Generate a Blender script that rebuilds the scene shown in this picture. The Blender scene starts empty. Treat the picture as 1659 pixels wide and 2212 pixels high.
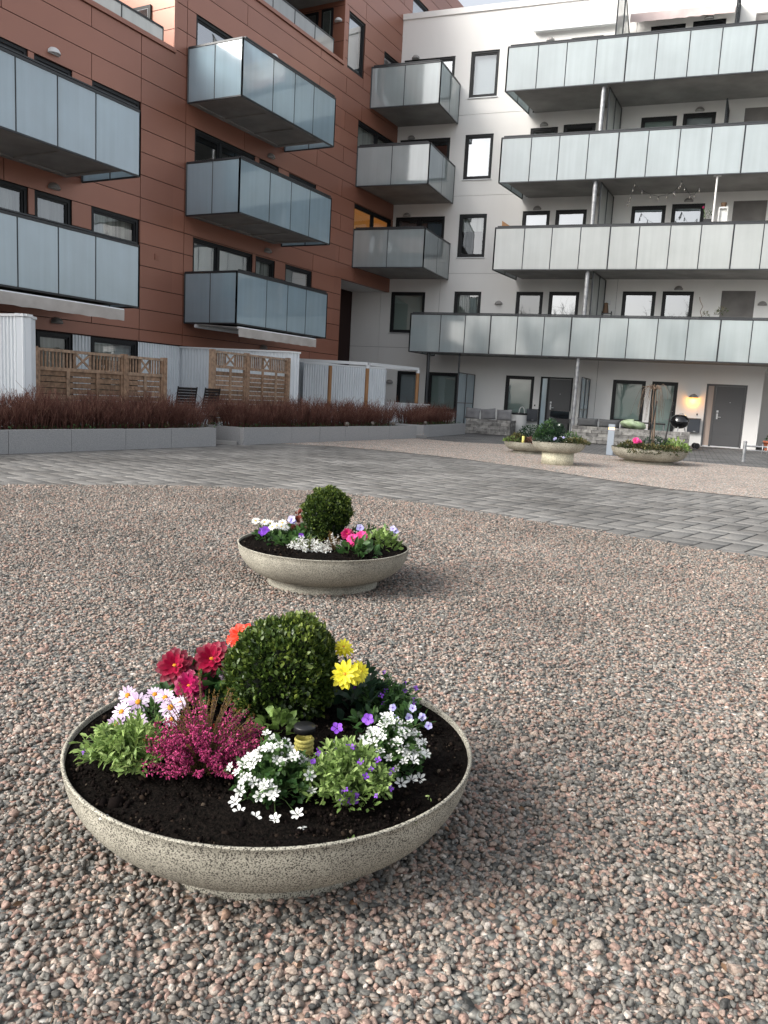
import bpy, math, random
import numpy as np
from mathutils import Vector, Matrix
random.seed(7); rng = np.random.default_rng(7)
R = math.radians
scene = bpy.context.scene
col = scene.collection

# ---------------------------------------------------------------- camera, sky, sun, exposure
CAMH = 1.15; FPX = 1720.0; ROLL = math.atan(.0544); PITCH = R(8.388)
cd = bpy.data.cameras.new('camera'); cam = bpy.data.objects.new('camera', cd); col.objects.link(cam)
scene.camera = cam
c_, s_ = math.cos(ROLL), math.sin(ROLL); cp, sp = math.cos(PITCH), math.sin(PITCH)
vr = Vector((c_, s_*sp, s_*cp)); vu = -Vector((s_, -c_*sp, -c_*cp)); vf = Vector((0, cp, -sp))
m = Matrix((vr, vu, -vf)).transposed().to_4x4(); m.translation = (0, 0, CAMH)
cam.matrix_world = m
cd.sensor_fit = 'VERTICAL'; cd.sensor_height = 36; cd.lens = 36*FPX/2212
cd.clip_start = .05; cd.clip_end = 600

world = bpy.data.worlds.new('World'); scene.world = world; world.use_nodes = True
wn = world.node_tree; wn.nodes.clear()
sky = wn.nodes.new('ShaderNodeTexSky'); sky.sky_type = 'NISHITA'; sky.sun_disc = False
SUN_EL = 33; SUN_DIR = Vector((-.90, -.42, 0)).normalized()
sky.sun_elevation = R(SUN_EL); sky.sun_rotation = math.atan2(SUN_DIR.x, SUN_DIR.y)
sky.air_density = 1.0; sky.dust_density = 4.0; sky.ozone_density = 1.0
hs = wn.nodes.new('ShaderNodeHueSaturation'); hs.inputs['Saturation'].default_value = .27
bg = wn.nodes.new('ShaderNodeBackground'); bg.inputs['Strength'].default_value = .15
wo = wn.nodes.new('ShaderNodeOutputWorld')
wn.links.new(sky.outputs[0], hs.inputs['Color']); wn.links.new(hs.outputs[0], bg.inputs[0]); wn.links.new(bg.outputs[0], wo.inputs[0])
sl = bpy.data.lights.new('sun', 'SUN'); sl.energy = 1.35; sl.angle = R(28); sl.color = (1, .95, .87)
so = bpy.data.objects.new('sun', sl); col.objects.link(so)
sd = Vector((SUN_DIR.x*math.cos(R(SUN_EL)), SUN_DIR.y*math.cos(R(SUN_EL)), math.sin(R(SUN_EL))))
so.rotation_euler = sd.to_track_quat('Z', 'Y').to_euler(); so.location = (-20, -20, 30)
scene.view_settings.view_transform = 'Standard'; scene.view_settings.look = 'None'
scene.view_settings.exposure = 1.08; scene.view_settings.gamma = 1
scene.cycles.max_bounces = 8; scene.cycles.transparent_max_bounces = 12

# ---------------------------------------------------------------- materials
def mat(name, color=(.5, .5, .5), rough=.6, metal=0, spec=.5, coat=0, emit=None, estr=0):
    mt = bpy.data.materials.new(name); mt.use_nodes = True
    p = mt.node_tree.nodes['Principled BSDF']
    p.inputs['Base Color'].default_value = (*color, 1); p.inputs['Roughness'].default_value = rough
    p.inputs['Metallic'].default_value = metal; p.inputs['Specular IOR Level'].default_value = spec
    p.inputs['Coat Weight'].default_value = coat
    if emit: p.inputs['Emission Color'].default_value = (*emit, 1); p.inputs['Emission Strength'].default_value = estr
    return mt
def nd(mt, typ, **kw):
    n = mt.node_tree.nodes.new(typ)
    for k, v in kw.items():
        if k.startswith('i_'): n.inputs[k[2:].replace('_', ' ')].default_value = v
        else: setattr(n, k, v)
    return n
def lk(mt, a, b): mt.node_tree.links.new(a, b)
def P(mt): return mt.node_tree.nodes['Principled BSDF']
def ramp(mt, fac, stops, interp='LINEAR'):
    r = nd(mt, 'ShaderNodeValToRGB'); e = r.color_ramp; e.interpolation = interp
    while len(e.elements) < len(stops): e.elements.new(.5)
    for el, (p_, c) in zip(e.elements, stops): el.position = p_; el.color = (*c, 1)
    lk(mt, fac, r.inputs[0]); return r
def noise_col(mt, scale, c1, c2, lo=.3, hi=.7, detail=4, bump=0, bdist=.01, vec=None):
    tc = nd(mt, 'ShaderNodeTexCoord'); n = nd(mt, 'ShaderNodeTexNoise'); n.inputs['Scale'].default_value = scale; n.inputs['Detail'].default_value = detail
    if vec:
        mp = nd(mt, 'ShaderNodeMapping'); mp.inputs['Scale'].default_value = vec; lk(mt, tc.outputs['Object'], mp.inputs[0]); lk(mt, mp.outputs[0], n.inputs['Vector'])
    else: lk(mt, tc.outputs['Object'], n.inputs['Vector'])
    r = ramp(mt, n.outputs['Fac'], [(lo, c1), (hi, c2)]); lk(mt, r.outputs[0], P(mt).inputs['Base Color'])
    if bump:
        b = nd(mt, 'ShaderNodeBump'); b.inputs['Strength'].default_value = bump; b.inputs['Distance'].default_value = bdist
        lk(mt, n.outputs['Fac'], b.inputs['Height']); lk(mt, b.outputs[0], P(mt).inputs['Normal'])
    return r
def attr_col(mt, stops, noise=0, nscale=200):
    a = nd(mt, 'ShaderNodeAttribute', attribute_name='v'); r = ramp(mt, a.outputs['Fac'], stops)
    out = r.outputs[0]
    if noise:
        tc = nd(mt, 'ShaderNodeTexCoord'); n = nd(mt, 'ShaderNodeTexNoise'); n.inputs['Scale'].default_value = nscale; n.inputs['Detail'].default_value = 3
        lk(mt, tc.outputs['Object'], n.inputs['Vector'])
        mr = nd(mt, 'ShaderNodeMapRange'); mr.inputs[1].default_value = .3; mr.inputs[2].default_value = .7; mr.inputs[3].default_value = 1-noise*1.15; mr.inputs[4].default_value = 1+noise
        lk(mt, n.outputs['Fac'], mr.inputs[0])
        mx = nd(mt, 'ShaderNodeVectorMath', operation='SCALE'); lk(mt, out, mx.inputs[0]); lk(mt, mr.outputs[0], mx.inputs['Scale']); out = mx.outputs[0]
    lk(mt, out, P(mt).inputs['Base Color']); return mt
def leafmat(name, stops, rough=.5, trans=.25):
    mt = mat(name, rough=rough, spec=.4); attr_col(mt, stops)
    tr = nd(mt, 'ShaderNodeBsdfTranslucent'); mx = nd(mt, 'ShaderNodeMixShader'); mx.inputs[0].default_value = trans
    out = mt.node_tree.nodes['Material Output']
    src = P(mt).inputs['Base Color'].links[0].from_socket
    lk(mt, src, tr.inputs[0]); lk(mt, P(mt).outputs[0], mx.inputs[1]); lk(mt, tr.outputs[0], mx.inputs[2]); lk(mt, mx.outputs[0], out.inputs[0])
    return mt

STONES = [(0, (.075, .08, .08)), (.12, (.15, .16, .155)), (.26, (.27, .275, .26)), (.38, (.19, .20, .185)), (.50, (.40, .375, .33)),
          (.60, (.43, .32, .265)), (.69, (.44, .27, .22)), (.77, (.36, .26, .21)), (.86, (.50, .41, .335)), (.93, (.28, .29, .28)), (.97, (.66, .62, .57)), (1, (.38, .21, .12))]
M_stone = mat('gravel_stone', rough=.75, spec=.35); attr_col(M_stone, [(p_, tuple(.72*x*k_+.28*sum(c)/3*k_ for x, k_ in zip(c, (.72, .675, .64)))) for p_, c in STONES], .38, 210)
stain_later = [M_stone]
def gravel_mat():
    mt = mat('gravel_bed', rough=.85, spec=.25)
    tc = nd(mt, 'ShaderNodeTexCoord'); v = nd(mt, 'ShaderNodeTexVoronoi'); v.inputs['Scale'].default_value = 48
    lk(mt, tc.outputs['Object'], v.inputs['Vector'])
    sep = nd(mt, 'ShaderNodeSeparateColor'); lk(mt, v.outputs['Color'], sep.inputs[0])
    r = ramp(mt, sep.outputs[0], STONES)
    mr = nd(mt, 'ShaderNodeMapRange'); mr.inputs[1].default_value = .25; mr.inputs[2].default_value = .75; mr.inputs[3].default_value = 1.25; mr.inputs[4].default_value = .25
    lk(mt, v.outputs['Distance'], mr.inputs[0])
    n = nd(mt, 'ShaderNodeTexNoise'); n.inputs['Scale'].default_value = 1.4; n.inputs['Detail'].default_value = 7; lk(mt, tc.outputs['Object'], n.inputs['Vector'])
    mr2 = nd(mt, 'ShaderNodeMapRange'); mr2.inputs[3].default_value = .75; mr2.inputs[4].default_value = 1.25; lk(mt, n.outputs['Fac'], mr2.inputs[0])
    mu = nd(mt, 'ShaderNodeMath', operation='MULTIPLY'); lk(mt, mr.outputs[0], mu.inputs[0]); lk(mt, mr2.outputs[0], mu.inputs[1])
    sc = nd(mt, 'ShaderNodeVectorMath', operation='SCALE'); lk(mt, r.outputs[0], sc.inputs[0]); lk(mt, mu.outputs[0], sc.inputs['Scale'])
    lk(mt, sc.outputs[0], P(mt).inputs['Base Color'])
    b = nd(mt, 'ShaderNodeBump', invert=True); b.inputs['Strength'].default_value = .9; b.inputs['Distance'].default_value = .012
    lk(mt, v.outputs['Distance'], b.inputs['Height']); lk(mt, b.outputs[0], P(mt).inputs['Normal'])
    return mt
M_gravel = gravel_mat()
M_gravelf = gravel_mat(); M_gravelf.name = 'gravel_far'
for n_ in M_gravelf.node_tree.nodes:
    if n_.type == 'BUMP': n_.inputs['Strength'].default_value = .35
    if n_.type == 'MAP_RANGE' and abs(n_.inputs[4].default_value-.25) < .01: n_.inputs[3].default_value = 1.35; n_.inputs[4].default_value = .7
def paver_mat(name, ang, cols, w=.35, h=.175, mortar=.006, dark=(.03, .03, .03)):
    mt = mat(name, rough=.8, spec=.3)
    tc = nd(mt, 'ShaderNodeTexCoord'); mp = nd(mt, 'ShaderNodeMapping'); mp.inputs['Rotation'].default_value = (0, 0, ang)
    lk(mt, tc.outputs['Object'], mp.inputs[0])
    b = nd(mt, 'ShaderNodeTexBrick'); b.inputs['Scale'].default_value = 1; b.inputs['Brick Width'].default_value = w; b.inputs['Row Height'].default_value = h
    b.inputs['Mortar Size'].default_value = mortar; b.inputs['Mortar Smooth'].default_value = .2; b.inputs['Bias'].default_value = 0
    b.inputs['Color1'].default_value = (*cols[0], 1); b.inputs['Color2'].default_value = (*cols[1], 1); b.inputs['Mortar'].default_value = (*dark, 1)
    lk(mt, mp.outputs[0], b.inputs['Vector'])
    n = nd(mt, 'ShaderNodeTexNoise'); n.inputs['Scale'].default_value = .8; n.inputs['Detail'].default_value = 8; n.inputs['Roughness'].default_value = .65; lk(mt, tc.outputs['Object'], n.inputs['Vector'])
    n2 = nd(mt, 'ShaderNodeTexNoise'); n2.inputs['Scale'].default_value = 60; n2.inputs['Detail'].default_value = 4; lk(mt, tc.outputs['Object'], n2.inputs['Vector'])
    mr = nd(mt, 'ShaderNodeMapRange'); mr.inputs[1].default_value = .35; mr.inputs[2].default_value = .62; mr.inputs[3].default_value = .62; mr.inputs[4].default_value = 1.15; lk(mt, n.outputs['Fac'], mr.inputs[0])
    mr2 = nd(mt, 'ShaderNodeMapRange'); mr2.inputs[1].default_value = .3; mr2.inputs[2].default_value = .7; mr2.inputs[3].default_value = .8; mr2.inputs[4].default_value = 1.2; lk(mt, n2.outputs['Fac'], mr2.inputs[0])
    mu = nd(mt, 'ShaderNodeMath', operation='MULTIPLY'); lk(mt, mr.outputs[0], mu.inputs[0]); lk(mt, mr2.outputs[0], mu.inputs[1])
    sc = nd(mt, 'ShaderNodeVectorMath', operation='SCALE'); lk(mt, b.outputs['Color'], sc.inputs[0]); lk(mt, mu.outputs[0], sc.inputs['Scale'])
    lk(mt, sc.outputs[0], P(mt).inputs['Base Color'])
    bp = nd(mt, 'ShaderNodeBump', invert=True); bp.inputs['Strength'].default_value = .8; bp.inputs['Distance'].default_value = .006
    lk(mt, b.outputs['Fac'], bp.inputs['Height']); lk(mt, bp.outputs[0], P(mt).inputs['Normal'])
    return mt
M_path = paver_mat('path_pavers', R(39), ((.20, .20, .20), (.30, .30, .295)), .40, .21, .013, (.018, .018, .018))
M_court = paver_mat('court_pavers', R(20), ((.12, .12, .12), (.17, .17, .168)), .28, .14, .010)

M_red = mat('red_cladding', (.235, .075, .046), .38, spec=.7, metal=.25); noise_col(M_red, .35, (.295, .120, .078), (.345, .146, .096), .3, .7, 5)
def v_vary(mt, amt):
    src = P(mt).inputs['Base Color'].links[0].from_socket; a = nd(mt, 'ShaderNodeAttribute', attribute_name='v')
    mr = nd(mt, 'ShaderNodeMapRange'); mr.inputs[3].default_value = 1-amt; mr.inputs[4].default_value = 1+amt; lk(mt, a.outputs['Fac'], mr.inputs[0])
    sc_ = nd(mt, 'ShaderNodeVectorMath', operation='SCALE'); lk(mt, src, sc_.inputs[0]); lk(mt, mr.outputs[0], sc_.inputs['Scale']); lk(mt, sc_.outputs[0], P(mt).inputs['Base Color'])
v_vary(M_red, .07)
M_gap = mat('joint_dark', (.03, .012, .01), .9)
M_white = mat('white_render', rough=.9, spec=.2); noise_col(M_white, .5, (.75, .74, .72), (.83, .82, .80), .3, .65, 7, .15, .004, (1, 1, .25))
M_wgap = mat('render_joint', (.22, .22, .21), .9)
M_frame = mat('dark_frame', (.012, .013, .015), .45, spec=.3)
M_rail = mat('rail_metal', (.035, .038, .042), .4, metal=.3)
M_steel = mat('galvanised_steel', rough=.45, metal=.6); noise_col(M_steel, 8, (.25, .26, .27), (.42, .43, .44), .35, .65)
M_conc = mat('slab_concrete', rough=.85); noise_col(M_conc, 1.3, (.22, .215, .205), (.34, .33, .315), .3, .7, 8)
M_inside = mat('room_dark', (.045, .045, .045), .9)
M_curtain = mat('curtain', rough=.9); noise_col(M_curtain, 9, (.22, .22, .20), (.52, .52, .48), .3, .7, 2, 0, 0, (1, 1, .02))
M_blind = mat('blind', (.42, .50, .46), .8)
M_blindw = mat('white_blind', (.72, .74, .76), .7)
def stripes(mt, scale, c1, c2):
    tc = nd(mt, 'ShaderNodeTexCoord'); sx = nd(mt, 'ShaderNodeSeparateXYZ'); lk(mt, tc.outputs['Object'], sx.inputs[0])
    mu = nd(mt, 'ShaderNodeMath', operation='MULTIPLY'); mu.inputs[1].default_value = scale; lk(mt, sx.outputs[2], mu.inputs[0])
    fr = nd(mt, 'ShaderNodeMath', operation='FRACT'); lk(mt, mu.outputs[0], fr.inputs[0])
    r = ramp(mt, fr.outputs[0], [(0, c1), (.75, c2), (1, c1)]); lk(mt, r.outputs[0], P(mt).inputs['Base Color'])
stripes(M_blindw, 33, (.36, .38, .40), (.58, .60, .62))
M_door = mat('door_grey', (.085, .085, .088), .5)
M_hatch = mat('grey_hatch', rough=.7); noise_col(M_hatch, 2, (.13, .12, .115), (.20, .19, .18), .3, .7, 5)
M_sill = mat('sill_metal', (.55, .56, .57), .4, metal=.3)
M_lampg = mat('lamp_grey', (.30, .29, .28), .5)
M_lampw = mat('lamp_white', (.75, .75, .75), .45)
M_warm = mat('warm_light', (1, .6, .15), .5, emit=(1, .46, .06), estr=1.6)
M_warm2 = mat('warm_band', (1, .75, .4), .5, emit=(1, .62, .25), estr=.8)
def glass(name, tint, refl, base):
    mt = bpy.data.materials.new(name); mt.use_nodes = True; nt = mt.node_tree; nt.nodes.clear()
    o = nd(mt, 'ShaderNodeOutputMaterial'); t = nd(mt, 'ShaderNodeBsdfTransparent'); t.inputs[0].default_value = (*tint, 1)
    g = nd(mt, 'ShaderNodeBsdfGlossy'); g.inputs['Roughness'].default_value = .015; g.inputs[0].default_value = (.95, .97, 1, 1)
    fr = nd(mt, 'ShaderNodeLayerWeight'); fr.inputs[0].default_value = .5
    mr = nd(mt, 'ShaderNodeMapRange'); mr.inputs[3].default_value = base; mr.inputs[4].default_value = refl; pw = nd(mt, 'ShaderNodeMath', operation='POWER'); pw.inputs[1].default_value = 4.0; lk(mt, fr.outputs['Facing'], pw.inputs[0]); lk(mt, pw.outputs[0], mr.inputs[0])
    tc = nd(mt, 'ShaderNodeTexCoord'); n = nd(mt, 'ShaderNodeTexNoise'); n.inputs['Scale'].default_value = 1.1; lk(mt, tc.outputs['Object'], n.inputs['Vector'])
    b = nd(mt, 'ShaderNodeBump'); b.inputs['Strength'].default_value = .12; b.inputs['Distance'].default_value = .02; lk(mt, n.outputs['Fac'], b.inputs['Height']); lk(mt, b.outputs[0], g.inputs['Normal'])
    mx = nd(mt, 'ShaderNodeMixShader'); lk(mt, mr.outputs[0], mx.inputs[0]); lk(mt, t.outputs[0], mx.inputs[1]); lk(mt, g.outputs[0], mx.inputs[2]); lk(mt, mx.outputs[0], o.inputs[0])
    return mt
M_pane = glass('window_glass', (.75, .80, .80), 1.0, .14)
M_panes = glass('window_glass_bright', (.6, .65, .65), 1.0, .33)
def frosted(name, c, trans=.5, dirt=True):
    mt = bpy.data.materials.new(name); mt.use_nodes = True; nt = mt.node_tree; nt.nodes.clear()
    o = nd(mt, 'ShaderNodeOutputMaterial')
    tc = nd(mt, 'ShaderNodeTexCoord'); n = nd(mt, 'ShaderNodeTexNoise'); n.inputs['Scale'].default_value = .9; n.inputs['Detail'].default_value = 6; lk(mt, tc.outputs['Object'], n.inputs['Vector'])
    r = ramp(mt, n.outputs['Fac'], [(.3, tuple(x*.88 for x in c)), (.7, c)])
    mp = nd(mt, 'ShaderNodeMapping'); mp.inputs['Scale'].default_value = (7, 7, .35); lk(mt, tc.outputs['Object'], mp.inputs[0])
    n2 = nd(mt, 'ShaderNodeTexNoise'); n2.inputs['Scale'].default_value = 1; n2.inputs['Detail'].default_value = 6; lk(mt, mp.outputs[0], n2.inputs['Vector'])
    mr9 = nd(mt, 'ShaderNodeMapRange'); mr9.inputs[1].default_value = .3; mr9.inputs[2].default_value = .7; mr9.inputs[3].default_value = .93; mr9.inputs[4].default_value = 1.03; lk(mt, n2.outputs['Fac'], mr9.inputs[0])
    r0 = r; r = nd(mt, 'ShaderNodeVectorMath', operation='SCALE'); lk(mt, r0.outputs[0], r.inputs[0]); lk(mt, mr9.outputs[0], r.inputs['Scale'])
    d = nd(mt, 'ShaderNodeBsdfDiffuse'); t = nd(mt, 'ShaderNodeBsdfTranslucent'); g = nd(mt, 'ShaderNodeBsdfGlossy'); g.inputs['Roughness'].default_value = .06
    lk(mt, r.outputs[0], d.inputs[0]); lk(mt, r.outputs[0], t.inputs[0])
    m1 = nd(mt, 'ShaderNodeMixShader'); m1.inputs[0].default_value = trans; lk(mt, d.outputs[0], m1.inputs[1]); lk(mt, t.outputs[0], m1.inputs[2])
    tp = nd(mt, 'ShaderNodeBsdfTransparent'); tp.inputs[0].default_value = (.85, .93, .93, 1)
    m0 = nd(mt, 'ShaderNodeMixShader'); m0.inputs[0].default_value = .20; lk(mt, m1.outputs[0], m0.inputs[1]); lk(mt, tp.outputs[0], m0.inputs[2])
    fr = nd(mt, 'ShaderNodeLayerWeight'); fr.inputs[0].default_value = .5
    mr = nd(mt, 'ShaderNodeMapRange'); mr.inputs[3].default_value = .13; mr.inputs[4].default_value = 1.0; pw = nd(mt, 'ShaderNodeMath', operation='POWER'); pw.inputs[1].default_value = 4.0; lk(mt, fr.outputs['Facing'], pw.inputs[0]); lk(mt, pw.outputs[0], mr.inputs[0])
    m2 = nd(mt, 'ShaderNodeMixShader'); lk(mt, mr.outputs[0], m2.inputs[0]); lk(mt, m0.outputs[0], m2.inputs[1]); lk(mt, g.outputs[0], m2.inputs[2]); lk(mt, m2.outputs[0], o.inputs[0])
    return mt
M_frost = frosted('frosted_glass', (.58, .74, .83))
M_frostr = frosted('frosted_glass_green', (.63, .70, .715))
M_frostw = frosted('frosted_glass_pale', (.645, .67, .655))
M_corr = mat('corrugated_white', rough=.45, spec=.5); noise_col(M_corr, 1.5, (.72, .76, .79), (.80, .84, .87), .3, .7, 5)
M_cap = mat('white_cap', (.75, .77, .78), .4)
M_wood = mat('weathered_timber', rough=.8); attr_col(M_wood, [(0, (.18, .11, .065)), (.5, (.31, .195, .125)), (1, (.37, .275, .20))], .35, 14)
M_pole = mat('timber_pole', rough=.7); noise_col(M_pole, 6, (.30, .15, .06), (.42, .22, .10), .3, .7, 5, 0, 0, (4, 4, .5))
M_granite = mat('granite', rough=.8); noise_col(M_granite, 110, (.24, .242, .242), (.37, .37, .375), .35, .65, 3)
M_block = mat('concrete_block', rough=.9); attr_col(M_block, [(0, (.15, .145, .138)), (.5, (.23, .222, .21)), (1, (.31, .30, .28))], .35, 9)
def agg_mat(name, light, dark, sc, moss=None):
    mt = mat(name, rough=.85, spec=.3)
    tc = nd(mt, 'ShaderNodeTexCoord'); v = nd(mt, 'ShaderNodeTexNoise'); v.inputs['Scale'].default_value = sc; v.inputs['Detail'].default_value = 2; lk(mt, tc.outputs['Object'], v.inputs['Vector'])
    r = ramp(mt, v.outputs['Fac'], [(.40, dark), (.50, light), (.8, tuple(min(1, x*1.25) for x in light))])
    lk(mt, r.outputs[0], P(mt).inputs['Base Color'])
    n = nd(mt, 'ShaderNodeTexNoise'); n.inputs['Scale'].default_value = 5; n.inputs['Detail'].default_value = 5; lk(mt, tc.outputs['Object'], n.inputs['Vector'])
    mr = nd(mt, 'ShaderNodeMapRange'); mr.inputs[1].default_value = .3; mr.inputs[2].default_value = .7; mr.inputs[3].default_value = .72; mr.inputs[4].default_value = 1.1; lk(mt, n.outputs['Fac'], mr.inputs[0])
    s = nd(mt, 'ShaderNodeVectorMath', operation='SCALE'); lk(mt, r.outputs[0], s.inputs[0]); lk(mt, mr.outputs[0], s.inputs['Scale']); lk(mt, s.outputs[0], P(mt).inputs['Base Color'])
    b = nd(mt, 'ShaderNodeBump'); b.inputs['Strength'].default_value = .7; b.inputs['Distance'].default_value = .002; lk(mt, v.outputs['Fac'], b.inputs['Height']); lk(mt, b.outputs[0], P(mt).inputs['Normal'])
    return mt
M_bowl = agg_mat('planter_aggregate', (.395, .375, .31), (.07, .064, .054), 300)
M_bowlfar = agg_mat('planter_aggregate_mossy', (.42, .40, .33), (.20, .19, .15), 90)
M_ring = agg_mat('pedestal_aggregate', (.58, .55, .42), (.34, .32, .24), 90)
M_soil = mat('potting_soil', rough=1, spec=.05); noise_col(M_soil, 120, (.002, .0018, .0015), (.012, .009, .0075), .35, .75, 5, 1.0, .006)
M_soilc = mat('soil_crumb', rough=1, spec=.05); attr_col(M_soilc, [(0, (.004, .003, .003)), (.8, (.010, .007, .006)), (.95, (.026, .018, .013)), (1, (.10, .08, .06))])
M_twig = mat('red_twig', rough=.7, spec=.2); attr_col(M_twig, [(0, (.070, .030, .024)), (.6, (.165, .070, .054)), (1, (.30, .165, .12))])
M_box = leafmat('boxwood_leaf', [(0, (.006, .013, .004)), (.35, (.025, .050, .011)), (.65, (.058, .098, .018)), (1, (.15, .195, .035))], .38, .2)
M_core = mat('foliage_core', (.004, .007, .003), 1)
M_leafl = leafmat('light_leaf', [(0, (.07, .12, .03)), (.5, (.20, .31, .08)), (1, (.42, .52, .20))], .55, .3)
M_leafm = leafmat('mid_leaf', [(0, (.012, .035, .012)), (.5, (.04, .10, .028)), (1, (.10, .19, .05))], .5, .3)
M_leafd = leafmat('dark_leaf', [(0, (.008, .022, .014)), (1, (.035, .075, .04))], .45, .2)
M_ivy = leafmat('mixed_leaf', [(0, (.02, .03, .012)), (.4, (.05, .075, .025)), (.7, (.11, .085, .04)), (1, (.26, .24, .06))], .55, .2)
M_red1 = leafmat('crimson_petal', [(0, (.10, .001, .012)), (1, (.34, .002, .040))], .5, .2)
M_mag = leafmat('magenta_petal', [(0, (.16, .002, .035)), (1, (.45, .006, .11))], .5, .2)
M_orp = leafmat('orange_petal', [(0, (.65, .025, .01)), (1, (.95, .08, .03))], .5, .2)
M_yel = leafmat('yellow_petal', [(0, (.70, .60, .015)), (1, (.95, .88, .07))], .5, .2)
M_pink = leafmat('pink_petal', [(0, (.75, .02, .20)), (1, (.95, .14, .45))], .5, .2)
M_lil = leafmat('lilac_petal', [(0, (.62, .42, .66)), (1, (.88, .76, .90))], .5, .25)
M_wht = leafmat('white_petal', [(0, (.68, .70, .66)), (1, (.90, .90, .88))], .5, .25)
M_pur = leafmat('purple_petal', [(0, (.12, .02, .35)), (1, (.32, .09, .70))], .5, .25)
M_lav = leafmat('lavender_petal', [(0, (.30, .28, .65)), (1, (.60, .58, .85))], .5, .25)
M_hea = leafmat('heather_bell', [(0, (.12, .006, .045)), (.5, (.40, .025, .14)), (1, (.66, .10, .26))], .6, .2)
M_heag = leafmat('heather_shoot', [(0, (.08, .05, .012)), (.5, (.17, .13, .025)), (1, (.32, .14, .03))], .6, .2)
M_disc = mat('flower_disc', (.62, .24, .01), .8)
M_stem = mat('green_stem', (.10, .17, .05), .6)
M_brown = mat('dry_stem', (.12, .07, .04), .8)
M_black = mat('black_plastic', (.012, .012, .013), .35)
M_yelpl = mat('yellow_plastic', (.62, .56, .16), .5)
M_cush = mat('grey_cushion', rough=.95); noise_col(M_cush, 5, (.13, .13, .135), (.20, .20, .205), .3, .7, 4)
M_cushd = mat('dark_cushion', (.07, .072, .075), .9)
M_terra = mat('terracotta', (.33, .10, .05), .8)
M_awn = mat('awning_cloth', rough=.9); noise_col(M_awn, 3, (.42, .39, .36), (.55, .52, .49), .3, .7, 5)
M_awnp = mat('pink_awning_cloth', rough=.9); noise_col(M_awnp, 2, (.52, .42, .41), (.66, .54, .53), .3, .7, 5)
M_tarp = mat('green_cloth', rough=.7); noise_col(M_tarp, 7, (.22, .30, .16), (.42, .50, .34), .3, .7, 3)
M_mail = mat('mailbox_grey', (.045, .052, .065), .45)
M_enamel = mat('black_enamel', (.006, .006, .007), .12, coat=.6)
M_boll = mat('bollard_paint', (.30, .34, .39), .5)
M_whpl = mat('white_plastic', (.70, .70, .68), .4)
M_red0 = mat('red_tag', (.30, .01, .02), .4)
M_barkw = mat('pale_twig', (.17, .12, .085), .8)

# ---------------------------------------------------------------- mesh tools
WO = {}
def finish(ob, parent, loc):
    col.objects.link(ob)
    if parent is not None:
        ob.parent = parent; WO[ob.name] = WO[parent.name]
    else:
        ob.location = loc; WO[ob.name] = Vector(loc)
def np_mesh(name, V, faces, mats, parent=None, loc=(0, 0, 0), fv=None, mi=None, smooth=False):
    """faces: list of int arrays (n,k)."""
    o = np.array(WO[parent.name] if parent is not None else loc, dtype=np.float64)
    V = np.asarray(V, dtype=np.float64) - o
    me = bpy.data.meshes.new(name)
    faces = [f for f in faces if len(f)]
    nl = sum(f.size for f in faces); nf = sum(len(f) for f in faces)
    me.vertices.add(len(V)); me.vertices.foreach_set('co', V.astype(np.float32).ravel())
    me.loops.add(nl); me.polygons.add(nf)
    me.loops.foreach_set('vertex_index', np.concatenate([f.ravel() for f in faces]).astype(np.int32))
    st = []; a = 0
    for f in faces:
        st.append(a + np.arange(len(f))*f.shape[1]); a += f.size
    me.polygons.foreach_set('loop_start', np.concatenate(st).astype(np.int32))
    for mm in (mats if isinstance(mats, (list, tuple)) else [mats]): me.materials.append(mm)
    if mi is not None: me.polygons.foreach_set('material_index', np.asarray(mi, dtype=np.int32))
    me.update(calc_edges=True)
    if smooth is not False:
        me.polygons.foreach_set('use_smooth', np.full(nf, True) if smooth is True else np.asarray(smooth, dtype=bool))
    if fv is not None:
        at = me.attributes.new('v', 'FLOAT', 'FACE'); at.data.foreach_set('value', np.asarray(fv, dtype=np.float32))
    ob = bpy.data.objects.new(name, me); finish(ob, parent, loc)
    return ob
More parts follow.
